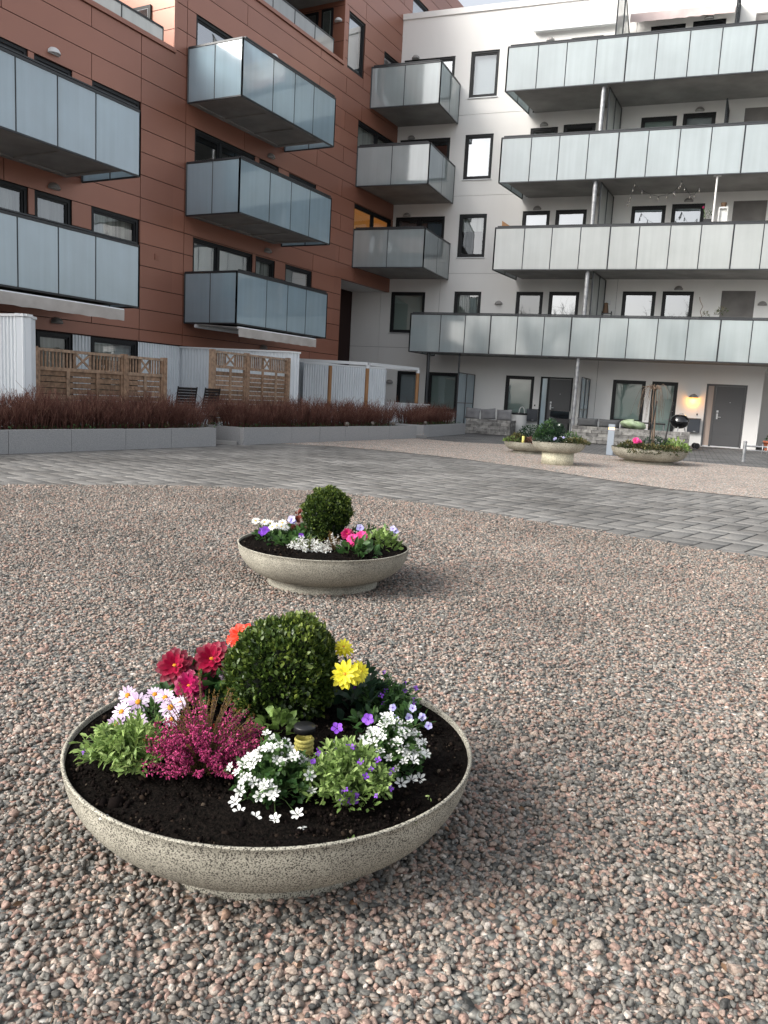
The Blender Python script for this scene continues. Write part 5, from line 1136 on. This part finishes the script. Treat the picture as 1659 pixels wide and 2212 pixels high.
def daisy_head(t, c, n, r, mt, k=14, disc=.27, w=.30, tl=.12):
    m = MB(); c = Vector(c); n = Vector(n).normalized()
    for i in range(k): m.petal(c, n, 2*math.pi*(i+R_.uniform(-.2, .2))/k, r*.15, r*R_.uniform(.9, 1.05), r*w, tl+R_.uniform(-.12, .1), 0, R_.uniform(.2, 1), curl=-.08, cup=.05)
    a = n.orthogonal().normalized(); b = n.cross(a); vs = []
    for j, (q, hh) in enumerate(((disc, .02), (disc*.8, .10), (disc*.4, .15), (.02, .13))):
        for i in range(8): th = 2*math.pi*i/8; vs.append(c+(a*math.cos(th)+b*math.sin(th))*r*q+n*r*hh)
    m.add(vs, [(j*8+i, j*8+(i+1) % 8, j*8+8+(i+1) % 8, j*8+8+i) for j in range(3) for i in range(8)]+[tuple(range(24, 32))], 1, .5, True)
    return m.build('flower', [mt, M_disc], t)
def small_flowers(t, items, mt, k, w, tl, name='blossoms', curl=0, cup=.15, center=None):
    """items: (pos, normal, r); one mesh per plant of many tiny blossoms -> separate parts when few"""
    for c, n, r in items:
        m = MB(); a0 = R_.uniform(0, 6)
        for i in range(k): m.petal(c, n, a0+2*math.pi*i/k, r*.08, r*R_.uniform(.9, 1.1), r*w, tl+R_.uniform(-.1, .1), 0, R_.uniform(.2, 1), curl=curl, cup=cup)
        if center: m.petal(Vector(c)+Vector(n).normalized()*.001, n, 0, 0, r*.25, r*.3, .3, 1, .5); m.petal(Vector(c)+Vector(n).normalized()*.001, n, 3.1, 0, r*.25, r*.3, .3, 1, .5)
        m.build(name, [mt, center or mt], t)
def nrm(c, o, up=.75, s=.3):
    d = Vector((c[0]-o[0], c[1]-o[1], 0)); d = d.normalized() if d.length > 1e-6 else Vector((0, 0, 0))
    return (d*.5+Vector((R_.gauss(0, s*.5), -.35+R_.gauss(0, s*.5), up))).normalized()

B1 = (-.257, 1.981)
t, hf = bowl('nearest round speckled concrete bowl crowded with bright spring flowers', B1[0], B1[1], .519, .24, M_bowl, 3)
crumbs(t, B1[0], B1[1], .519, hf, 9000, 5, .0034)
boxwood('large clipped boxwood ball in the middle of the nearest bowl', (-.257, 2.15, .368), .156, .152, 12500, .0165, 21, hf(-.25, 2.1))
# crimson dahlia
def stalk(t, a, b_, r=.004, mt=None):
    m = MB(); a, b_ = Vector(a), Vector(b_); m.tube([a, a.lerp(b_, .5)+Vector((0, 0, .01)), b_], r, 6); return m.build('stem', mt or M_stem, t)
t = thing('dahlia_plant', 'crimson and magenta dahlia plant with three big blooms left of the boxwood', 'flowering plant', (-.49, 2.17, hf(-.49, 2.17)), 'dahlias')
z = hf(-.49, 2.17); C_ = (-.49, 2.17, z)
for (x, y, zz_), mt_, r in (((-.562, 2.15, .362), M_red1, .056), ((-.462, 2.17, .380), M_red1, .060), ((-.508, 2.10, .325), M_mag, .050)):
    stalk(t, (-.49, 2.17, z), (x, y+.01, zz_-.008)); dahlia_head(t, (x, y, zz_), (R_.uniform(-.15, .15), -.85, .55), r, mt_)
dahlia_head(t, (-.425, 2.15, .345), (.3, -.8, .2), .018, M_lil, ((8, 1, 1.0), (6, .8, 1.2)), disc=False)
for x, y, zz_ in ((-.565, 2.12, .295), (-.555, 2.10, .272), (-.46, 2.11, .285)):
    m = MB(); m.lathe((x, y, zz_), [(0, -.010), (.009, -.005), (.011, .004), (.006, .011), (0, .012)], 10); m.build('bud', M_leafl, t); stalk(t, C_, (x, y, zz_-.008), .002)
stems_leaves(t, C_, .10, .12, 16, 5, .060, .038, M_leafm, 51, vr=(.1, .75)); leafblob('leaves', t, C_, .10, .09, 60, .055, .035, M_leafm, seed=52, vr=(.1, .7))
# orange dahlia
t = thing('dahlia_plant', 'orange-red dahlia bloom peeking from behind the boxwood', 'flowering plant', (-.38, 2.30, .23), 'dahlias')
stalk(t, (-.36, 2.31, .23), (-.394, 2.27, .437)); dahlia_head(t, (-.398, 2.24, .432), (-.25, -.75, .6), .045, M_orp, ((9, 1, .1), (8, .8, .4), (5, .5, .8))); dahlia_head(t, (-.425, 2.25, .415), (-.6, -.6, .1), .022, M_orp, ((6, 1, .3), (5, .7, .6)))
leafblob('leaves', t, (-.36, 2.31, .23), .06, .10, 30, .05, .03, M_leafm, seed=53)
# yellow dahlia
t = thing('dahlia_plant', 'yellow dahlia with three blooms right of the boxwood', 'flowering plant', (-.05, 2.24, hf(-.05, 2.24)), 'dahlias')
for (x, y, zz_), r, n_ in (((-.080, 2.06, .398), .044, (-.05, -.9, .45)), ((-.044, 2.10, .394), .036, (.75, -.6, .35)), ((-.095, 2.20, .425), .034, (.1, -.4, .9))):
    stalk(t, (-.05, 2.24, .24), (x, y+.012, zz_-.01)); dahlia_head(t, (x, y, zz_), n_, r, M_yel, ((12, 1, .05), (10, .85, .3), (9, .65, .6), (6, .42, .95)), w=.36)
leafblob('leaves', t, (-.045, 2.18, .225), .085, .14, 70, .055, .038, M_leafd, seed=54)
# pink marguerite with aubrieta foliage
t = thing('daisy_plant', 'pale pink daisies with orange centres at the left of the nearest bowl', 'flowering plant', (-.575, 1.99, hf(-.575, 1.99)), 'daisies')
z = hf(-.575, 1.99)
for x, y, zz_, r in ((-.655, 2.02, .322, .027), (-.617, 1.99, .318, .030), (-.648, 1.95, .306, .027), (-.652, 1.92, .286, .024), (-.585, 2.03, .325, .025), (-.555, 2.02, .322, .027), (-.527, 1.97, .316, .031), (-.510, 2.0, .316, .025), (-.597, 1.92, .296, .028), (-.515, 1.94, .298, .025)):
    stalk(t, (-.575, 1.99, z), (x, y+.004, zz_-.004), .0018); daisy_head(t, (x, y, zz_), (R_.gauss(0, .25), -.75+R_.gauss(0, .15), .75), r, M_lil)
leafblob('leaves', t, (-.575, 1.98, z), .085, .075, 160, .03, .010, M_leafm, seed=55)
t = thing('aubrieta_plant', 'sprawling light green aubrieta with few violet flowers below the pink daisies', 'flowering plant', (-.575, 1.84, hf(-.575, 1.84)), 'aubrieta plants')
c = (-.580, 1.80, hf(-.57, 1.80)-.004)
tips = stems_leaves(t, c, .125, .105, 160, 9, .026, .0095, M_leafl, 61, droop=.5, vr=(.1, .85))
small_flowers(t, [((-.682, 1.80, .262), (-.3, -.7, .6), .013), ((-.668, 1.84, .262), (-.3, -.5, .7), .008), ((-.60, 1.90, .300), (0, -.7, .7), .010)], M_pur, 4, .8, .2, 'flower')
m = MB(); m.tube([(-.645, 1.775, .232), (-.632, 1.72, .226)], .0035, 5); m.build('stem', M_brown, t)
# heather
t = thing('heather_plant', 'deep pink flowering heather with rusty green shoots in the nearest bowl', 'flowering plant', (-.40, 1.92, hf(-.4, 1.92)), 'heathers')
def heather(t, c, r, h, nst, seed, bell, shoot, gr=.25, bl=.0048, lean=(0, 0), per=46):
    q = np.random.default_rng(seed); th = q.uniform(0, 2*np.pi, nst); u = q.uniform(0, 1, nst)**.5
    tip = np.stack([np.cos(th)*u*r+lean[0]*h*u, np.sin(th)*u*r*.85+lean[1]*h*u, h*(1-.72*u**1.6)*q.uniform(.62, 1.22, nst)], -1); s = np.linspace(0, 1, 6)[None, :, None]
    mid = tip*np.array([.40, .40, .62]); Pl = 2*s*(1-s)*mid[:, None]+s**2*tip[:, None]+np.array(c)
    V_, F_ = prisms(Pl, .0014, .0009); np_mesh('stems', V_, [F_], M_brown, t)
    green = (u < .68) & (tip[:, 1] > -.02) & (q.uniform(0, 1, nst) < gr*2.2) | (q.uniform(0, 1, nst) < gr*.25)
    def along(sel, per, lo, hi):
        idx = np.repeat(np.nonzero(sel)[0], per); f = q.uniform(lo, hi, len(idx))*5; i0 = np.minimum(f.astype(int), 4); fr = (f-i0)[:, None]
        return Pl[idx, i0]*(1-fr)+Pl[idx, i0+1]*fr, Pl[idx, i0+1]-Pl[idx, i0]
    pos, tg = along(~green, per, .50, 1.0); n = len(pos); off = q.normal(0, 1, (n, 3)); off /= np.linalg.norm(off, axis=1)[:, None]; pos = pos+off*.0045
    tmpl = np.array([[0, 0, 0], [.42, 0, .35], [0, .42, .35], [-.42, 0, .35], [0, -.42, .35], [.25, 0, 1], [0, .25, 1], [-.25, 0, 1], [0, -.25, 1]]); tf = np.array([[0, 2, 1], [0, 3, 2], [0, 4, 3], [0, 1, 4], [1, 2, 6], [1, 6, 5], [2, 3, 7], [2, 7, 6], [3, 4, 8], [3, 8, 7], [4, 1, 5], [4, 5, 8]])
    d = off+np.array([0, 0, -.5]); rot = frame_rot(d, q.normal(size=(n, 3))); rot = rot[:, :, [0, 2, 1]]
    sz = bl*q.uniform(.7, 1.2, n); V_, F_ = tri_mesh_arrays(tmpl, tf, pos, rot, np.stack([sz, sz, sz*1.3], -1)); np_mesh('bells', V_, [F_], bell, t, fv=np.repeat(q.uniform(0, 1, n), len(tf)), smooth=True)
    pos, tg = along(green, 70, .15, 1.06); n = len(pos); d = tg/np.linalg.norm(tg, axis=1)[:, None]*.8+q.normal(0, .6, (n, 3)); pos = pos
    V_, F_, v_ = leaves(pos, d, q.uniform(.004, .009, n), np.full(n, .0018), q.uniform(0, 1, n)); np_mesh('shoots', V_, [F_], shoot, t, fv=v_)
    pos, tg = along(~green, 20, .02, .7); n = len(pos); V_, F_, v_ = leaves(pos, q.normal(0, 1, (n, 3))+np.array([0, 0, .4]), q.uniform(.004, .008, n), np.full(n, .0018), q.uniform(0, .5, n)); np_mesh('needles', V_, [F_], shoot, t, fv=v_)
heather(t, (-.395, 1.775, hf(-.385, 1.80)-.012), .158, .215, 200, 71, M_hea, M_heag, .44, lean=(.02, .02))
m = MB(); m.tube([(-.372, 1.93, .24), (-.378, 1.86, .325)], .001, 4); m.hexa([(-.392, 1.868, .298), (-.366, 1.868, .304), (-.366, 1.870, .304), (-.392, 1.870, .298), (-.394, 1.868, .322), (-.368, 1.868, .330), (-.368, 1.870, .330), (-.394, 1.870, .322)]); m.build('plant_tag', M_red0, t)
# white campanulas
def campanula(label, c, r, h, nst, nf, seed, trail=()):
    t = thing('campanula_plant', label, 'flowering plant', c, 'white campanulas'); q = random.Random(seed)
    tips = stems_leaves(t, c, r, h, nst, 8, .018, .016, M_leafm, seed, droop=.60, vr=(.25, 1)); leafblob('lower_leaves', t, c, r*.85, h*.75, 330, .018, .016, M_leafm, seed=seed+500, vr=(.1, .9)); items = []
    sel = list(range(len(tips))); q.shuffle(sel)
    for i in sel[:nf]:
        p_ = Vector(tips[i])+Vector((0, 0, .004)); rad = Vector((p_.x-c[0], p_.y-c[1], 0))/r
        items.append((p_, (rad*.5+Vector((q.gauss(0, .35), -.35+q.gauss(0, .3), .75))).normalized(), q.uniform(.0110, .0150)))
    for p_ in trail: items.append((Vector(p_), Vector((q.gauss(0, .2), -.45, .85)).normalized(), .0165)); stalk(t, c, Vector(p_)-Vector((0, 0, .003)), .001)
    small_flowers(t, items, M_wht, 6, .52, .55, 'blossom', curl=-.25)
    return t
campanula('white campanula spilling over the soil right of the pink heather', (-.215, 1.69, hf(-.205, 1.70)), .098, .125, 140, 84, 81, ((-.275, 1.60, .242), (-.240, 1.585, .240), (-.195, 1.58, .242), (-.290, 1.63, .25), (-.15, 1.60, .245)))
campanula('smaller white campanula at the right, next to the lavender pansies', (.055, 1.845, hf(.055, 1.85)), .080, .135, 105, 74, 82, ((.075, 1.77, .242), (.10, 1.79, .242), (.12, 1.80, .24)))
def aubrieta(label, c, r, h, nst, seed, fl, Lm=M_leafl, dens=8):
    t = thing('aubrieta_plant', label, 'flowering plant', c, 'aubrieta plants')
    tips = stems_leaves(t, (c[0], c[1], c[2]-.004), r, h, nst, dens, .021, .0095, Lm, seed, droop=.55, vr=(.05, .8)); leafblob('lower_leaves', t, c, r*.85, h*.7, 420, .020, .010, Lm, seed=seed+500, vr=(.0, .75)); q = random.Random(seed)
    its = [(Vector(tips[q.randrange(len(tips))])+Vector((0, 0, .003)), Vector((q.gauss(0, .4), -.6, .7)).normalized(), q.uniform(.006, .010)) for _ in range(fl)]
    small_flowers(t, its, M_pur, 4, .8, .25, 'blossom'); return t
t = aubrieta('green aubrieta with purple flowers between the two white campanulas', (-.048, 1.70, hf(-.055, 1.70)), .112, .135, 190, 83, 26)
small_flowers(t, [((-.035, 1.63, .275), (-.1, -.7, .6), .017), ((-.055, 1.63, .274), (-.3, -.7, .6), .013), ((-.085, 1.83, .345), (0, -.6, .7), .016), ((.01, 1.85, .335), (.2, -.7, .7), .012)], M_pur, 5, .8, .15, 'flower')
aubrieta('dark sprawling purple aubrieta behind the lavender pansies', (.035, 2.20, hf(.035, 2.2)), .105, .115, 95, 84, 16, M_leafm, 7)
# pansies
def pansy(label, c, heads, seed, mt=M_lav, hh=.06, r=.02):
    t = thing('pansy_plant', label, 'flowering plant', c, 'pansies'); leafblob('leaves', t, c, .05, hh, 45, .03, .017, M_leafm, seed=seed)
    its = []
    for x, y, z in heads: stalk(t, c, (x, y, z-.004), .0012); its.append(((x, y, z), (R_.gauss(0, .2), -.85, .45), r*R_.uniform(.85, 1.1)))
    small_flowers(t, its, mt, 5, .95, .1, 'flower', center=M_pur); return t
pansy('lavender pansies by the right rim of the nearest bowl', (.10, 2.10, hf(.1, 2.1)), ((.052, 2.05, .316), (.058, 2.03, .292), (.108, 2.08, .305), (.098, 2.06, .286), (.135, 2.07, .286), (.152, 2.05, .270), (.075, 2.01, .280)), 91, r=.0125)
pansy('single dark violet pansy under the yellow dahlias', (-.01, 2.06, hf(0, 2.06)), ((-.012, 2.03, .288),), 92, M_pur, .05, .016)
t = thing('leafy_plant', 'small light green leafy rosette in front of the boxwood', 'plant', (-.25, 2.0, hf(-.25, 2.0))); leafblob('leaves', t, (-.255, 1.985, hf(-.25, 2.0)), .045, .07, 60, .035, .024, M_leafl, up=.9, seed=93, vr=(0, .6))
# yellow ribbed marker with black cap
t = thing('solar_light', 'yellow ribbed stub with a black round cap standing in the soil', 'garden light', (-.168, 1.955, hf(-.17, 1.95)))
zb = hf(-.168, 1.9)-.030; m = MB(); prof = []
for i in range(6): prof += [(.0225, zb+.002+i*.0115), (.0255, zb+.005+i*.0115), (.0225, zb+.010+i*.0115)]
m.lathe((-.170, 1.905, 0), prof, 24); m.build('ribbed_body', M_yelpl, t)
m = MB(); zc = zb+.084; m.lathe((-.170, 1.905, 0), [(.024, zc-.002), (.0275, zc), (.0275, zc+.014), (.026, zc+.016), (0, zc+.017)], 24); m.build('cap', M_black, t)
# bits lying on the soil
for i, (x, y) in enumerate(((-.135, 1.56), (-.555, 1.565), (.14, 1.72), (.10, 1.62), (-.03, 1.53))):
    t = thing('fallen_petal', ('white fallen petal on the soil at the front rim', 'white fallen blossom at the left front rim of the nearest bowl', 'tiny green sprout on bare soil at the right', 'tiny green sprout near the right front rim', 'pale green fallen leaf at the front of the nearest bowl')[i], 'petal', (x, y, hf(x, y)), 'fallen bits on the soil')
    rr_ = np.random.default_rng(i); V_, F_, v_ = leaves(np.array([[x, y, hf(x, y)+.004]]*5), rr_.normal(size=(5, 3))*np.array([1, 1, .3]), np.full(5, .012), np.full(5, .006), rr_.uniform(0, 1, 5)); np_mesh('petals', V_, [F_], M_wht if i < 2 else M_leafl, t, fv=v_)

# ---- second bowl
B2 = (-.351, 4.73)
t, hf = bowl('second round speckled bowl with a taller boxwood ball and pink dahlia', B2[0], B2[1], .515, .24, M_bowl, 6)
crumbs(t, B2[0], B2[1], .515, hf, 4000, 7, .004)
boxwood('neat round boxwood ball in the second bowl', (-.352, 4.86, .412), .150, .155, 12000, .0165, 22, hf(-.35, 4.86)-.01)
M_disc2 = mat('yellow_disc', (.75, .50, .03), .8)
def daisy(label, c, heads, seed, mt, r, k=13):
    t = thing('daisy_plant', label, 'flowering plant', c, 'daisies'); leafblob('leaves', t, c, .09, .08, 90, .035, .018, M_leafm, seed=seed)
    for x, y, z in heads: o = daisy_head(t, (x, y, z), (R_.gauss(0, .2), -.6, .8), r, mt, k, disc=.19); o.data.materials[1] = M_disc2; stalk(t, c, (x, y, z-.004), .0015)
    return t
daisy('white daisies at the left of the second bowl', (-.70, 4.82, hf(-.70, 4.82)), [(-.78+.04*i+.01*(i % 2), 4.80+.03*(i % 3), .345-.006*(i % 4)+.008*(i > 2)-.004*i) for i in range(5)]+[(-.67, 4.75, .322), (-.62, 4.78, .322), (-.60, 4.80, .315)], 101, M_wht, .030)
pansy('violet blue pansy in front of the white daisies', (-.70, 4.70, hf(-.7, 4.7)), ((-.708, 4.66, .305), (-.695, 4.66, .318), (-.72, 4.68, .30)), 102, M_pur, .07, .024)
pansy('blue-violet pansy beside the brown-leaved plant', (-.58, 4.95, hf(-.58, 4.95)), ((-.575, 4.92, .345), (-.565, 4.92, .335)), 103, M_lav, .07, .026)
pansy('small violet pansy amid the white heather', (-.50, 4.72, hf(-.5, 4.72)), ((-.485, 4.66, .292),), 104, M_pur, .07, .018)
t = thing('coral_bells', 'reddish brown-leaved plant behind the left side of the second bowl', 'plant', (-.53, 4.98, hf(-.53, 4.98))); M_brl = leafmat('bronze_leaf', [(0, (.06, .012, .012)), (1, (.25, .06, .04))], .5, .2)
leafblob('leaves', t, (-.525, 4.95, .24), .045, .16, 45, .035, .028, M_brl, up=1, seed=105); leafblob('lower_leaves', t, (-.53, 4.93, .235), .10, .07, 60, .05, .035, M_leafm, seed=106)
t = thing('heather_plant', 'white flowering heather with golden shoots in the second bowl', 'flowering plant', (-.40, 4.52, hf(-.4, 4.52)), 'heathers')
heather(t, (-.42, 4.50, hf(-.42, 4.5)-.01), .145, .085, 85, 107, M_wht, M_leafl, .30, .0085, per=16); heather(t, (-.285, 4.54, hf(-.29, 4.54)-.01), .075, .115, 40, 108, M_wht, M_heag, .8, .005, per=16)
t = thing('dahlia_plant', 'bright pink dahlia with three blooms in the second bowl', 'flowering plant', (-.16, 4.55, hf(-.16, 4.55)), 'dahlias')
for (x, y, zz_), r, mt_ in (((-.168, 4.50, .315), .042, M_pink), ((-.122, 4.55, .328), .040, M_pink), ((-.205, 4.56, .335), .042, M_mag)): stalk(t, (-.16, 4.55, .23), (x, y+.01, zz_-.01)); dahlia_head(t, (x, y, zz_), (R_.uniform(-.2, .2), -.8, .6), r, mt_)
leafblob('leaves', t, (-.14, 4.50, .22), .12, .09, 80, .055, .036, M_leafm, seed=109, vr=(.2, .9))
pansy('small pansies right of the pink dahlia', (.03, 4.80, hf(.03, 4.8)), ((.06, 4.78, .345), (.075, 4.78, .33), (-.14, 4.75, .345)), 110, M_lav, .12, .024)
t = thing('leafy_plant', 'leggy green plants at the right of the second bowl', 'plant', (.0, 4.75, hf(0, 4.75))); leafblob('leaves', t, (-.02, 4.72, .225), .13, .12, 130, .045, .025, M_leafl, seed=111, vr=(0, .7)); leafblob('back_leaves', t, (-.10, 4.98, .225), .12, .10, 90, .05, .02, M_leafm, seed=112)
t = thing('leafy_plant', 'grey-green leaves left of the white heather in the second bowl', 'plant', (-.58, 4.62, hf(-.58, 4.62))); leafblob('leaves', t, (-.57, 4.60, .22), .09, .08, 60, .05, .026, M_leafm, seed=113, vr=(.3, 1)); leafblob('back_leaves', t, (-.55, 4.80, .225), .12, .07, 80, .05, .03, M_leafm, seed=114)

# ---- far bowls
t, hf = bowl('wide low bowl with ivy and a weeping twig tree near the bollard', 5.65, 17.25, .80, .31, M_bowlfar, 8)
t = thing('mixed_planting', 'low ivy and green leaves spilling over the wide low bowl', 'plant', (5.65, 17.25, .29), 'mixed plantings')
for k, (x, y, r, h, mt_, n, L) in enumerate(((5.2, 17.0, .32, .20, M_ivy, 500, .06), (5.75, 17.2, .42, .30, M_leafd, 900, .05), (6.12, 17.1, .30, .26, M_leafl, 300, .09), (5.55, 16.75, .40, .14, M_ivy, 500, .06), (5.9, 16.75, .35, .14, M_ivy, 400, .06))): leafblob('leaves', t, (x, y, .27), r, h, n, L, L*.5, mt_, seed=120+k)
for x in (5.15, 5.4, 5.6, 5.85):
    for k in range(3): leafblob('trailing_leaves', t, (x+R_.uniform(-.1, .1), 16.5+abs(x-5.65)*.12, .20), .07, .12, 22, .05, .03, M_ivy, seed=int(x*10)+k)
t = thing('dahlia_plant', 'pink bloom at the left of the wide low bowl', 'flowering plant', (5.22, 16.9, .3), 'dahlias'); dahlia_head(t, (5.22, 16.85, .48), (0, -.8, .6), .085, M_pink); dahlia_head(t, (5.31, 16.88, .46), (.2, -.8, .6), .05, M_pink); stalk(t, (5.22, 16.95, .3), (5.22, 16.88, .49))
t = thing('weeping_tree', 'small bare weeping twig tree in the wide low bowl', 'tree', (5.68, 17.1, .3))
m = MB(); m.tube([(5.68, 17.1, .28), (5.66, 17.1, .7), (5.64, 17.1, 1.2), (5.60, 17.1, 1.62)], [.02, .018, .014, .01], 7); m.tube([(5.66, 17.12, .28), (5.60, 17.12, .9), (5.56, 17.1, 1.5)], [.016, .012, .008], 6); m.build('trunk', M_barkw, t)
tw = []; q = np.random.default_rng(9)
for k in range(34):
    a = q.uniform(0, 2*np.pi); rr = q.uniform(.12, .50); dz = q.uniform(.2, .85)*(1 if rr < .25 else .8); s = np.linspace(0, 1, 6)
    tw.append(np.stack([5.58+rr*np.cos(a)*s**.7+q.normal(0, .012, 6), 17.1+rr*np.sin(a)*s**.7, 1.55+.16*np.sin(s*np.pi*.9)-dz*s**2.2+q.normal(0, .01, 6)], -1))
V_, F_ = prisms(np.array(tw), .0048, .0028); np_mesh('branches', V_, [F_], M_barkw, t)
for i, x in enumerate((5.52, 5.86)):
    m = MB(); m.tube([(x, 17.0, .27), (x+.10, 17.0, 1.32)], .014, 6); tag(m.build('plant_stake', M_black), 'black support stake %s the weeping twig tree' % ('left of' if i == 0 else 'right of'), 'stake', 'black plant stakes')
t, hf = bowl('bowl raised on a pale round pedestal with leafy planting', 3.28, 15.35, .51, .43, M_bowlfar, 9, ped=.235)
t = thing('mixed_planting', 'bushy evergreen and variegated planting in the pedestal bowl', 'plant', (3.28, 15.35, .42), 'mixed plantings')
for k, (x, y, r, h, mt_, n, L) in enumerate(((3.15, 15.45, .30, .46, M_leafd, 1300, .055), (3.05, 15.4, .25, .44, M_leafm, 500, .05), (3.5, 15.25, .22, .24, M_leafm, 400, .05), (3.35, 15.2, .20, .20, M_wht, 110, .028), (3.55, 15.1, .26, .13, M_ivy, 500, .05), (3.0, 15.1, .26, .12, M_leafd, 300, .05), (3.68, 15.15, .14, .08, M_ivy, 200, .045))): leafblob('leaves', t, (x, y, .40), r, h, n, L, L*.42, mt_, seed=140+k)
small_flowers(t, [((3.12+R_.uniform(-.28, .3), 15.15+R_.uniform(-.05, .2), .62+R_.uniform(-.1, .22)), (0, -.8, .5), .022) for _ in range(1)], M_wht, 5, .6, .3, 'blossom')
small_flowers(t, [((3.1+R_.uniform(-.05, .35), 14.98, .50+R_.uniform(-.03, .05)), (0, -.8, .5), .028) for _ in range(3)], M_lav, 5, .8, .3, 'blossom')
t, hf = bowl('small mossy bowl half hidden behind the pedestal bowl', 3.22, 18.35, .55, .25, M_bowlfar, 10)
t = thing('mixed_planting', 'straggly green and brown planting in the half hidden bowl', 'plant', (3.2, 18.3, .25), 'mixed plantings')
for k, (x, y, r, h, mt_, n, L) in enumerate(((2.95, 18.2, .30, .20, M_ivy, 600, .055), (3.25, 18.35, .35, .42, M_leafd, 900, .06), (2.80, 18.1, .20, .14, M_leafl, 160, .05), (3.3, 17.95, .30, .16, M_twig, 350, .05))): leafblob('leaves', t, (x, y, .23), r, h, n, L, L*.4, mt_, seed=150+k)
t = thing('solar_light', 'small pale yellow stub light in the half hidden mossy bowl', 'garden light', (3.02, 17.9, .25)); m = MB(); m.lathe((3.02, 17.88, 0), [(.03, .22), (.03, .40), (0, .40)], 12); m.build('body', M_yelpl, t)

q = np.random.default_rng(77); n = 240; y = 1.2+6*q.uniform(0, 1, n)**1.6; x = q.uniform(-1, 1, n)*.52*y; ok = np.hypot(x-B1[0], y-B1[1]) > .45; x, y = x[ok], y[ok]; n = len(x)
th = q.uniform(0, 6.28, n); L = q.uniform(.02, .07, n); s = np.linspace(0, 1, 4)[None, :, None]; d = np.stack([np.cos(th), np.sin(th), q.uniform(-.05, .2, n)], -1)
Pl = np.stack([x, y, np.full(n, .013)], -1)[:, None]+s*d[:, None]*L[:, None, None]+q.normal(0, .003, (n, 4, 3))*s
V_, F_ = prisms(Pl, .0009, .0006); o = np_mesh('dry_stalks', V_, [F_], M_barkw); tag(o, 'thin dry stalks and straw scattered on the gravel', kind='stuff')
n = 34; y = 1.3+7*q.uniform(0, 1, n); x = q.uniform(-1, 1, n)*.5*y; ok = (np.hypot(x-B1[0], y-B1[1]) > .55) & (np.hypot(x-B2[0], y-B2[1]) > .55); x, y = x[ok], y[ok]; n = len(x)
V_, F_, v_ = leaves(np.stack([x, y, np.full(n, .016)], -1), q.normal(size=(n, 3))*np.array([1, 1, .15]), q.uniform(.015, .03, n), q.uniform(.01, .018, n), q.uniform(0, 1, n)); o = np_mesh('fallen_leaves', V_, [F_], mat('dead_leaf', (.13, .075, .04), .8), fv=v_); tag(o, 'small brown fallen leaves scattered on the gravel', kind='stuff')
